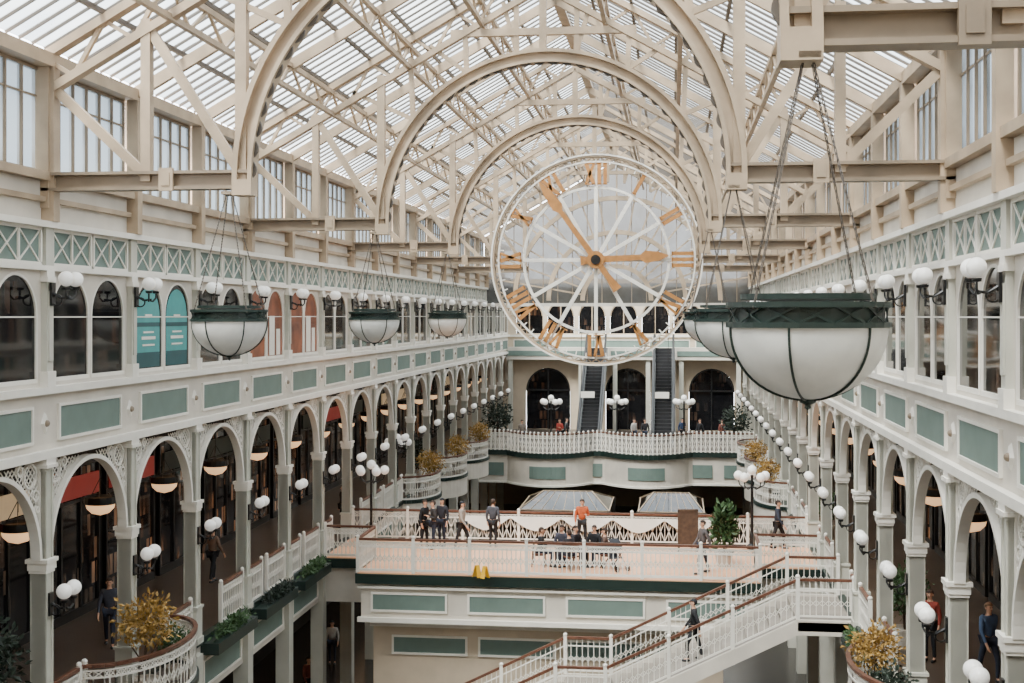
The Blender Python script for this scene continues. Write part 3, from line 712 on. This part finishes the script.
for z0,z1,lab in ((EZ-1.55,EZ-1.4,'white sill moulding on the far wall'),(ZB0-.06,ZB0+.1,'white moulding under the far band')): trim(MB().box(XL,XR,yf-.15,yf+.1,z0,z1),'white',lab)
for k in range(5):
    FAS.put((XL+1.9+k*3.35,yf,EZ-2.42),-pi/2,'sage green panel on the far wall band, %s from the left'%ORD[k],'upper band panels')
lg=thing('upper_landing','far upper landing on columns where the escalators arrive','landing',(0,0,0))
MB().box(XL+.1,XR-.1,95.0,YEND-.05,L2-.9,L2).build('slab','wall',lg)
MB().box(XL+.1,-6.3,94.95,95.0,L2-.62,L2-.25).box(-4.5,-1.5,94.95,95.0,L2-.62,L2-.25).box(.3,XR-.1,94.95,95.0,L2-.62,L2-.25).build('front_panel','sage',lg)
for xx in (-11.9,-6.7,-4.2,-1.8,.6,4.7): MB().box(xx-.16,xx+.16,95.1,95.42,L1,L2-.9).build('column','col',lg)
# glazed gable with radiating steel closing the vault behind the clock
yg=YR; wn[0]+=1; zg=EZ+.75
gb=MB().add([(XL,yg+.1,zg),(XR,yg+.1,zg),(XR,yg+.1,ZE),(XC,yg+.1,ZA+.3),(XL,yg+.1,ZE)],[(0,1,2,3,4)])
o=struct(gb.build('window_%d'%wn[0],'gable'),'glazed gable with arched and radiating steel behind the clock','window')
m=MB(); gz=EZ+1.0; zt_=lambda x: ZE+(ZA-ZE)*(1-abs(x-XC)/8.6)
for r_ in (2.2,4.4,6.6): m.ring((XC,yg-.1,gz),r_-.14,r_+.14,-.15,.1,0,pi,48)
m.build('arch_ribs','steel',o)
m=MB()
for k in range(1,18):
    a=pi*k/18; r1=6.4
    while zt_(XC+r1*cos(a))>gz+r1*sin(a) and abs(r1*cos(a))<8.5: r1+=.1
    m.bar((XC+2.2*cos(a),yg-.08,gz+2.2*sin(a)),(XC+r1*cos(a),yg-.08,gz+r1*sin(a)),.1,.1,(0,1,0))
m.build('radiating_bars','steel',o)
m=MB()
for q in (-1,1): m.bar((XC+q*8.6,yg-.1,ZE),(XC,yg-.1,ZA),.2,.35)
for k in range(19):
    x=XL+k*(XR-XL)/18; m.box(x-.025,x+.025,yg-.02,yg+.06,zg,zt_(x))
m.build('mullions','steeld',o)
trim(MB().box(XL,XR,yg-.2,yg+.2,zg-.12,zg+.08),'wall','cream beam at the foot of the glazed gable')
def escalator(x,lab):
    t=thing('escalator',lab,'escalator',(x,83.6,L1),0,'escalators'); H=L2-L1; run=9.6; hw=.68
    poly=[(-.2,.02),(1.0,.05),(1+run,H),(1.3+run,H),(1.3+run,H-.7),(1.2+run,H-.8),(1.9,.02)]
    for q in (-1,1): MB().prism_yz(poly,q*hw-.12,q*hw+.12).build('side_panel','esc',t)
    for q in (-1,1): MB().prism_yz([(.2,.1),(1,.1),(1+run,H),(1.3+run,H),(1.3+run,H+.85),(1+run,H+.9),(1,.95),(.2,.9)],q*hw-.02,q*hw+.02).build('balustrade','esc',t)
    for q in (-1,1): MB().path([(q*hw,.0,.5),(q*hw,.1,.85),(q*hw,1,.98),(q*hw,1+run,H+.93),(q*hw,1.35+run,H+.93)],.08,8).build('handrail','black',t)
    m=MB()
    for k in range(28):
        f=k/28; m.box(-.56,.56,1+run*f,1+run*(f+1/28),H*f-.15,H*(f+1/28))
    m.build('steps','escd',t)
escalator(-5.5,'left escalator rising to the upper floor beyond the far railing'); escalator(-.65,'right escalator rising to the upper floor beyond the far railing')
def canopy(x,y,wx,wy,z,lab):
    t=thing('glass_canopy',lab,'canopy',(x,y,z),0,'glass canopies'); hz=.7; rx=wx*.55
    A=[(-wx,-wy,0),(wx,-wy,0),(wx,wy,0),(-wx,wy,0),(-rx,0,hz),(rx,0,hz)]
    MB().add(A,[(0,1,5,4),(1,2,5),(2,3,4,5),(3,0,4)]).build('glass','pane',t)
    m=MB()
    for a,b in ((0,1),(1,2),(2,3),(3,0),(0,4),(1,5),(2,5),(3,4),(4,5)): m.bar(A[a],A[b],.06,.06)
    for k in range(1,8):
        f=k/8
        m.bar((-wx+2*wx*f,-wy,.01),(-rx+2*rx*f,0,hz+.01),.025,.025)
    m.build('frame','steel',t)
    m=MB()
    for a in (-1,1):
        for b in (-1,1): m.box(a*wx-.1,a*wx+.1,b*wy-.1,b*wy+.1,-z,0)
    m.build('supports','soffit',t)
canopy(-6.0,74.5,2.5,2.8,EZ-10.75,'larger glass canopy roof below the far balcony, left one'); canopy(-.1,74.5,1.8,2.8,EZ-10.75,'smaller glass canopy roof below the far balcony, right one')
# ---------------------------------------------------------------- lamp posts
def post_proto(H):
    t=thing('globe_lamp_post','x','lamp post')
    MB().lathe([(0,0),(.2,0),(.2,.12),(.1,.2),(.08,.5),(.05,.6),(.045,H),(.07,H+.05),(0,H+.08)],12).build('pole','black',t)
    m=MB(); gl=[]
    for k in range(5):
        a=2*pi*k/5+.3; c=cos(a); q=sin(a); m.path([(0,0,H-.35),(.25*c,.25*q,H-.42),(.46*c,.46*q,H-.3),(.5*c,.5*q,H-.12)],.022); gl.append((.5*c,.5*q,H+.03))
    m.build('arms','black',t); gl.append((0,0,H+.25))
    for g in gl: MB().ball(g,.17,n=14,m=10).build('globe','globe',t,True)
    return Proto(t)
LP=post_proto(2.6)
for p,lab,sc in (((-11.2,47.6,L1),'globe lamp post at the back left corner of the bridge, nearer one',1),(G(752,549,L1),'globe lamp post at the right end of the bridge',1),((-12.5,58.3,L1),'globe lamp post behind the bridge on the left gallery edge',1),
   (G(551,448,L1),'globe lamp post on the far gallery, leftmost',1.12),(G(617,448,L1),'globe lamp post on the far gallery, between the escalators',1.12),(G(684,448,L1),'globe lamp post on the far gallery, right of the escalators',1.12)):
    LP.put(p,0,lab,'globe lamp posts',sc)
# ---------------------------------------------------------------- plants
def leaves(seed,n,ext,size,up=0):
    r=random.Random(seed); m=MB()
    for i in range(n):
        d=Vector((r.gauss(0,1),r.gauss(0,1),r.gauss(0,1))).normalized(); k=r.random()**.45*r.uniform(.7,1.15)
        c=Vector((d.x*ext[0]*k,d.y*ext[1]*k,d.z*ext[2]*k))
        a=Vector((r.gauss(0,1)+d.x,r.gauss(0,1)+d.y,r.gauss(0,1)+d.z+up)).normalized(); b=a.cross(Vector((r.gauss(0,1),r.gauss(0,1),r.gauss(0,1)))).normalized()
        L=size*r.uniform(.6,1.3); n2=a.cross(b)*L*.12
        m.add([c,c+a*L*.5+b*L*.24+n2,c+a*L,c+a*L*.5-b*L*.24+n2],[(0,1,2),(0,2,3)])
    return m
FOL={('y'):leaves(1,900,(.75,.75,.7),.15).mesh('foliage','leafy'),('g'):leaves(2,800,(.65,.65,.65),.16).mesh('foliage','leafg'),('d'):leaves(3,800,(.75,.75,.85),.18).mesh('foliage','leafd'),
   ('t'):leaves(4,420,(.32,.32,.8),.3,.9).mesh('foliage','leafg'),('p'):leaves(5,520,(.18,1.5,.2),.14,.3).mesh('foliage','leafg'),('q'):leaves(6,520,(.18,1.5,.2),.14,.3).mesh('foliage','leafd')}
POT=MB().lathe([(0,0),(.24,0),(.3,.45),(.34,.45),(.34,.52),(.29,.52),(.27,.45),(0,.45)],16).mesh('pot','terra')
STEM=MB().path([(0,0,.4),(.03,.02,.8),(-.02,.0,1.3)],.035).tube((0,.02,.8),(.3,.1,1.3),.02).tube((0,.0,.85),(-.25,-.15,1.3),.02).mesh('stem','bark')
def plant(x,y,z,k,lab,sc=1,fz=1.35):
    t=thing('potted_plant',lab,'plant',(x,y,z),R.uniform(0,6),'potted plants'); t.scale=(sc,)*3
    link('pot',POT,t); link('stem',STEM,t); f=link('foliage',FOL[k],t); f.location=(0,0,fz)
plant(XL+.72,27.3,L1,'y','ochre leaved shrub in a pot on the nearest left balcony',.9,1.9)
plant(XL+.72,28.9,L1,'g','green shrub behind the ochre one on the nearest left balcony',.6,1.4)
plant(XL-.6,22.8,L1,'d','dark leafy shrub at the lower left corner of the picture',1.05,1.85)
plant(XR-.7,28.6,L1,'y','ochre leaved shrub in a pot on the nearest right balcony',.8,1.6)
plant(XR-.62,27.2,L1,'d','dark leafy shrub in front of the ochre one on the right balcony',.65,1.2)
plant(XR+.85,34.0,L1,'g','green shrub on the right gallery edge behind the nearest balcony',.95,1.5)
plant(XL+.7,61.0,L1,'y','ochre shrub on the second left balcony',.9,1.6); plant(XL-.8,65.8,L1,'d','dark green shrub between the second and third left balconies',1.0,1.4)
plant(XL+.7,69.0,L1,'y','ochre shrub on the third left balcony',.9,1.6); plant(XL+1.1,82.3,L1,'d','dark shrub at the left end of the far gallery',1.3,1.5); plant(XL+.7,77.0,L1,'y','ochre shrub on the fourth left balcony',.9,1.6)
plant(XR+.8,50.3,L1,'g','green shrub on the right gallery just behind the bridge',.9,1.4); plant(XR-.7,61.0,L1,'y','ochre shrub on the second right balcony',.9,1.4)
plant(XR+.8,66,L1,'g','green shrub between the second and third right balconies',1.0,1.4); plant(XR-.7,69.0,L1,'y','ochre shrub on the third right balcony',.9,1.5); plant(XR-1.1,82.3,L1,'d','dark shrub at the right end of the far gallery',1.2,1.5)
p=G(724,566,L1); plant(p[0],p[1],L1,'t','tall green plant in a white pot near the right end of the bridge',1.0,1.35)
def planter(X0,s,yc,k,lab):
    t=thing('planter_box',lab,'planter',(X0+s*.34,yc,L1-.3),0,'gallery edge planters')
    MB().box(-s*.315,s*.18,-1.6,1.6,-.1,.2).build('trough','dgreen',t); f=link('foliage',FOL[k],t); f.location=(s*.03,0,.36)
for i,yc in enumerate((34.1,38.1,42.1)): planter(XL,1,yc,'pqp'[i],'planter of trailing greenery on the left gallery edge, %s from the near balcony'%ORD[i])
planter(XR,-1,34.0,'p','planter of greenery on the right gallery edge before the staircase')
# ---------------------------------------------------------------- people
def skinmesh(vs,es,rad,mat,sub=1):
    me=bpy.data.meshes.new('t'); me.from_pydata([tuple(v) for v in vs],es,[])
    o=bpy.data.objects.new('t',me); C.objects.link(o)
    m=o.modifiers.new('s','SKIN'); m.use_smooth_shade=True
    sv=me.skin_vertices[0].data
    for i,r in enumerate(rad): sv[i].radius=r if isinstance(r,tuple) else (r,r)
    sv[0].use_root=True
    u=o.modifiers.new('u','SUBSURF'); u.levels=sub; u.render_levels=sub
    dg=bpy.context.evaluated_depsgraph_get(); dg.update()
    nm=bpy.data.meshes.new_from_object(o.evaluated_get(dg)); bpy.data.objects.remove(o)
    nm.materials.clear(); nm.materials.append(mat)
    return nm
def fig(pose):
    dz=0; J={}
    if pose=='sit': dz=-.43
    Z=lambda z:z+dz
    lean=-.06 if pose=='sit' else (-.03 if pose=='talk' else 0)
    J['pel']=(0,0,Z(.95)); J['bel']=(0,lean*.3,Z(1.12)); J['che']=(0,lean,Z(1.33)); J['nb']=(0,lean,Z(1.46)); J['nk']=(0,lean-.01,Z(1.53)); J['jaw']=(0,lean-.025,Z(1.585)); J['hm']=(0,lean-.015,Z(1.65)); J['ht']=(0,lean,Z(1.715))
    for q,n in ((-1,'l'),(1,'r')):
        sw=q if pose=='walk' else 0
        J['sh'+n]=(q*.175,lean,Z(1.42))
        if pose=='sit': J['el'+n]=(q*.24,lean-.06,Z(1.16)); J['wr'+n]=(q*.16,-.31,Z(1.13)); J['ha'+n]=(q*.14,-.39,Z(1.14))
        elif pose=='talk' and q>0: J['el'+n]=(.24,0,1.14); J['wr'+n]=(.13,-.22,1.2); J['ha'+n]=(.1,-.29,1.23)
        else: J['el'+n]=(q*.235,.03+sw*.1,Z(1.13)); J['wr'+n]=(q*.24,-.05+sw*.2,Z(.9)); J['ha'+n]=(q*.235,-.07+sw*.23,Z(.82))
        if pose=='sit': J['hp'+n]=(q*.09,-.02,Z(.93)); J['kn'+n]=(q*.11,-.43,.5); J['an'+n]=(q*.11,-.4,.09); J['to'+n]=(q*.12,-.54,.04)
        elif pose=='talk': J['hp'+n]=(q*.09,0,.92); J['kn'+n]=(q*.12,-.05 if q>0 else 0,.5); J['an'+n]=(q*.14,-.04 if q>0 else .05,.09); J['to'+n]=(q*.17,-.17 if q>0 else -.08,.04)
        else: J['hp'+n]=(q*.09,0,Z(.92)); J['kn'+n]=(q*.1,-.03-sw*.17,.5); J['an'+n]=(q*.1,.03-sw*.2,.09+(.03 if sw<0 else 0)); J['to'+n]=(q*.11,-.12-sw*.2,.04)
    def sub(keys,edges,rad,fl):
        ix={k:i for i,k in enumerate(keys)}
        return [J[k] for k in keys],[(ix[a],ix[b]) for a,b in edges],[fl(k,rad[k]) for k in keys]
    core=['pel','bel','che','nb','nk','jaw','hm','ht']; keys=core[:]; ed=list(zip(core,core[1:]))
    for n in 'lr':
        keys+=[a+n for a in ('sh','el','wr','ha','hp','kn','an','to')]
        ed+=[('che','sh'+n),('sh'+n,'el'+n),('el'+n,'wr'+n),('wr'+n,'ha'+n),('pel','hp'+n),('hp'+n,'kn'+n),('kn'+n,'an'+n),('an'+n,'to'+n)]
    rad={'pel':(.145,.105),'bel':(.125,.095),'che':(.15,.105),'nb':.075,'nk':.052,'jaw':(.062,.07),'hm':(.078,.092),'ht':(.055,.065)}
    for n in 'lr': rad.update({'sh'+n:.066,'el'+n:.046,'wr'+n:.03,'ha'+n:(.036,.02),'hp'+n:.088,'kn'+n:.058,'an'+n:.04,'to'+n:.034})
    mul=lambda r,f:(r[0]*f,r[1]*f) if isinstance(r,tuple) else r*f
    covered=lambda k: not (k in('nk','jaw','hm','ht') or k[:2] in ('ha','wr'))
    vs,es,rs=sub(keys,ed,rad,lambda k,r: mul(r,.85) if covered(k) else r)
    for n,q in (('l',-1),('r',1)):
        h=Vector(J['ha'+n]); wv=Vector(J['wr'+n]); d=(h-wv).normalized(); side=Vector((0,-1,0)) if abs(d.z)>.6 else Vector((1,0,0)); inn=Vector((-q,0,0)) if abs(d.z)>.6 else Vector((0,0,-1))
        hi=vs.index(J['ha'+n])
        for f in range(4):
            a=h+side*((f-1.5)*.02)+d*.035; L=(.055,.065,.06,.045)[f]
            vs+=[a,a+d*L*.6+inn*.008,a+d*L+inn*.028]; b=len(vs)-3; es+=[(hi,b),(b,b+1),(b+1,b+2)]; rs+=[.011,.0095,.008]
        a=wv+(h-wv)*.6+side*.03
        vs+=[a,a+side*.018+d*.035]; b=len(vs)-2; es+=[(hi,b),(b,b+1)]; rs+=[.012,.009]
    out={'body':skinmesh(vs,es,rs,M['skin'])}
    sk=['pel','bel','che','nb']; se=list(zip(sk,sk[1:]))
    for n in 'lr': sk+=['sh'+n,'el'+n,'wr'+n]; se+=[('che','sh'+n),('sh'+n,'el'+n),('el'+n,'wr'+n)]
    out['shirt']=skinmesh(*sub(sk,se,rad,lambda k,r: mul(r,1.14)),M['black'])
    tk=['pel']; te=[]
    for n in 'lr': tk+=['hp'+n,'kn'+n,'an'+n]; te+=[('pel','hp'+n),('hp'+n,'kn'+n),('kn'+n,'an'+n)]
    out['trousers']=skinmesh(*sub(tk,te,rad,lambda k,r: mul(r,1.12)),M['black'])
    hm=J['hm']; out['parts']=[]
    for n in 'lr':
        a=J['an'+n]; out['parts'].append(('shoe',MB().ball((a[0],a[1]-.07,a[2]-.05),.05,.135,.045,10,6).mesh('shoe','black',True)))
    m=MB(); m.ball((0,hm[1]+.012,hm[2]+.012),.088,.104,.1,16,10)
    b=MB(); b.v=m.v; b.f=[f for f in m.f if all((b.v[i][2]>hm[2]+.035) or (b.v[i][1]>hm[1]+.01 and b.v[i][2]>hm[2]-.08) for i in f)]
    out['hair']=b.mesh('hair','black',True)
    for q in (-1,1):
        out['parts'].append(('eye',MB().ball((q*.032,hm[1]-.086,hm[2]),.011,n=8,m=6).mesh('eye','black',True)))
        out['parts'].append(('ear',MB().ball((q*.08,hm[1]+.005,hm[2]-.02),.012,.022,.032,8,6).mesh('ear','skin',True)))
    out['parts'].append(('nose',MB().ball((0,hm[1]-.096,hm[2]-.03),.014,.02,.024,8,6).mesh('nose','skin',True)))
    out['parts'].append(('mouth',MB().ball((0,hm[1]-.082,hm[2]-.065),.024,.01,.007,8,6).mesh('mouth',cloth((150,80,72)),True)))
    return out
FIG={k:fig(k) for k in ('stand','walk','sit','talk')}
def person(loc,pose,rz,shirt,trou,hair,lab,h=1.0):
    t=thing('person',lab,'person',loc,rz); t.scale=(h,)*3
    link('body',FIG[pose]['body'],t)
    for k in ('shirt','trousers','hair'):
        o=link(k,FIG[pose][k],t)
        o.material_slots[0].link='OBJECT'; o.material_slots[0].material=cloth({'shirt':shirt,'trousers':trou,'hair':hair}[k])
    for k,me in FIG[pose]['parts']: link(k,me,t)
DK=(22,22,26); NV=(30,36,52); BR=(52,36,26)
for px,py,pose,rz,sh,tr_,ha,lab in (
  (424,548,'talk',1.2,DK,DK,BR,'person in dark clothes standing at the left of the bridge, leftmost of three'),
  (434,549,'talk',-1.2,(48,44,44),NV,BR,'person in dark grey top facing another at the left of the bridge'),
  (442,546,'stand',-.4,(36,36,44),NV,DK,'person in black top at the back of the left group of three on the bridge'),
  (462,550,'walk',1.4,(150,140,130),DK,DK,'person in pale grey top walking behind the front railing of the bridge'),
  (493,547,'stand',2.9,(60,62,70),DK,BR,'person in slate jacket looking over the back railing of the bridge'),
  (582,547,'talk',.2,(176,84,44),DK,BR,'person in a rust orange jacket standing mid bridge'),
  (703,574,'walk',-1.2,(90,84,84),NV,BR,'person in grey walking by the tall green plant on the bridge'),
  (778,549,'walk',1.3,(40,46,60),DK,BR,'person in navy walking at the right end of the bridge near the lamp post'),
  (645,446,'walk',0,DK,NV,BR,'person in black just left of the right escalator on the far gallery'),
  (682,445,'talk',.5,(44,60,90),DK,DK,'person in blue standing right of the right escalator'),
  (560,446,'talk',-.5,(160,60,50),DK,BR,'person in red on the far gallery left of the left escalator'),
  (566,445,'talk',1.5,(60,60,60),DK,BR,'person in grey talking with the person in red on the far gallery'),
  (700,446,'walk',-1.0,DK,DK,BR,'person in black at the right of the far gallery'),
  (722,447,'stand',.7,(110,60,50),NV,BR,'person in maroon top at the far right end of the far gallery'),
  (522,447,'stand',.4,(120,110,100),NV,BR,'person in beige at the left of the far gallery'),
  (634,446,'stand',.9,(190,186,180),NV,BR,'person in a white top between the escalators'),):
    person(G(px,py,L1),pose,rz,sh,tr_,ha,lab)
person((-12.9,50,L1),'stand',-.9,(70,58,58),DK,BR,'person standing on the left gallery next to the bridge')
person((-14.2,31.5,L1),'walk',.3,(60,64,76),NV,BR,'person in slate walking in the near left gallery under a pendant')
person((-14.4,39.5,L1),'walk',2.8,(120,96,80),DK,BR,'person in tan walking away in the left gallery')
person((7.2,31,L1),'walk',.4,(78,98,130),(50,56,72),(110,80,56),'person in a blue shirt walking in the right gallery between near columns',1.04)
person((6.2,32.6,L1),'stand',-.6,(150,60,50),DK,BR,'person in red top deeper in the right gallery')
k=8; person((sx-(k+.5)*tr,37.6,L1-(k+1)*ri),'walk',-1.57,DK,DK,DK,'person in a black coat walking down the staircase',1.02)
person((4.2,41.0,0),'walk',.3,DK,DK,BR,'person in black on the ground floor under the right gallery')
person((-13.0,45.5,0),'walk',.8,(120,60,50),DK,BR,'person in maroon on the ground floor under the left gallery')
person((-13.6,51.0,0),'stand',.1,(180,176,170),NV,DK,'person in a white top on the ground floor at the left')
def chair_proto():
    t=thing('cafe_chair','x','chair')
    MB().box(-.21,.21,-.2,.2,.43,.47).build('seat','wood',t); MB().box(-.2,.2,.18,.21,.6,.88).build('backrest','wood',t)
    for a in (-1,1):
        MB().tube((a*.19,-.18,.43),(a*.21,-.2,0),.015).build('leg','black',t); MB().tube((a*.19,.19,.88),(a*.21,.24,0),.015).build('leg','black',t)
    return Proto(t)
CH=chair_proto()
def table_proto():
    t=thing('cafe_table','x','table')
    MB().lathe([(0,.71),(.36,.71),(.37,.73),(.36,.75),(0,.75)],20).build('tabletop','wood',t); MB().tube((0,0,.03),(0,0,.71),.03).build('pole','black',t); MB().lathe([(0,0),(.24,0),(.22,.03),(0,.04)],16).build('base','black',t)
    return Proto(t)
TB=table_proto()
for px,sets in ((558,((-.62,0,DK,'left seat'),(.1,.62,(60,60,72),'back seat'),(.45,-.45,(34,30,34),'front seat'))),(588,((-.5,.4,(40,36,40),'left seat'),(.62,0,(92,70,60),'right seat'),(.2,.6,DK,'back seat')))):
    c=G(px,567,L1); which='left' if px<580 else 'right'
    TB.put(c,0,'small round cafe table on the bridge, %s one'%which,'cafe tables')
    for dx,dy,col,sl in sets:
        loc=(c[0]+dx,c[1]+dy,L1); rz=math.atan2(-dx,dy)
        CH.put(loc,rz,'brown cafe chair at the %s table, %s'%(which,sl),'cafe chairs')
        person(loc,'sit',rz,col,NV,BR,'seated person at the %s cafe table on the bridge, %s'%(which,sl))
p=G(615,570,L1); t=thing('pushchair','dark folding pushchair parked beside the seated group on the bridge','pushchair',p,.7)
m=MB()
for a in (-1,1): m.path([(a*.22,-.4,.1),(a*.22,.1,.55),(a*.22,.45,1.0)],.018); m.path([(a*.22,.35,.1),(a*.22,-.05,.55)],.018)
m.tube((-.22,.45,1.0),(.22,.45,1.0),.02); m.build('frame','escd',t)
MB().add([(-.2,-.25,.42),(.2,-.25,.42),(.2,.1,.4),(-.2,.1,.4),(.2,.28,.85),(-.2,.28,.85),(.2,.14,.36),(-.2,.14,.36)],[(0,1,2,3),(3,2,4,5),(0,3,7),(1,6,2)]).build('seat',cloth((40,42,48)),t)
hd=MB()
for i2 in range(6):
    a0=pi*.1+pi*.5*i2/6; a1=pi*.1+pi*.5*(i2+1)/6
    hd.add([(-.21,.28-.4*sin(a0),.75+.28*cos(a0)),(.21,.28-.4*sin(a0),.75+.28*cos(a0)),(.21,.28-.4*sin(a1),.75+.28*cos(a1)),(-.21,.28-.4*sin(a1),.75+.28*cos(a1))],[(0,1,2,3)])
hd.build('hood',cloth((40,42,48)),t)
for a in (-1,1):
    for yy in (-.4,.35): MB().ring((a*.22,yy,.1),.06,.1,-.02,.02,0,2*pi,16,'yz').ring((a*.22,yy,.1),0,.03,-.025,.025,0,2*pi,8,'yz').build('wheel','black',t)
def caution(px,py,lab,rz):
    t=thing('floor_sign',lab,'floor sign',G(px,py,L1),rz,'yellow floor signs')
    for q in (-1,1):
        MB().add([(-.1,q*.11,0),(.1,q*.11,0),(.07,q*.02,.38),(-.07,q*.02,.38),(-.1,q*.13,0),(.1,q*.13,0),(.07,q*.035,.38),(-.07,q*.035,.38)],[(0,1,2,3),(7,6,5,4),(0,4,5,1),(1,5,6,2),(2,6,7,3),(3,7,4,0)]).build('board','yellow',t)
caution(477,577,'yellow folding caution sign on the bridge floor, left of two',.9); caution(485,578,'yellow folding caution sign on the bridge floor, right of two',-.7)
p=G(688,552,L1); t=thing('notice_board','brown wooden notice board standing on the bridge','notice board',p,.15)
MB().box(-.3,.3,-.03,.03,.2,1.45).build('board','bark',t); MB().box(-.36,-.3,-.05,.05,0,1.5).box(.3,.36,-.05,.05,0,1.5).box(-.36,.36,-.05,.05,1.45,1.52).build('frame','bark',t)
for x,lab in ((-5.4,'white hanging sign in front of the left escalator'),(-.6,'white hanging sign in front of the right escalator')):
    t=thing('hanging_sign',lab,'sign',(x-.1,84.3,EZ-5.3),0,'hanging signs')
    MB().box(-.45,.45,-.04,.04,0,.4).build('board','white',t); MB().tube((-.4,0,.4),(-.4,0,5.95),.015).tube((.4,0,.4),(.4,0,5.95),.015).build('rods','black',t)
# ---------------------------------------------------------------- fill strips added to brighten the galleries and the space below them
for side,X0,s,ys in SIDES:
    for z,pw,nm in ((ZB0-.05,300,'upper'),(L1-1.6,160,'lower')):
        l=bpy.data.lights.new('gallery_fill_light','AREA'); l.shape='RECTANGLE'; l.size=.3; l.size_y=64; l.energy=pw; l.color=(1,.66,.38)
        o=bpy.data.objects.new('gallery_fill_light',l); C.objects.link(o); o.location=(X0-s*2.6,56,z)
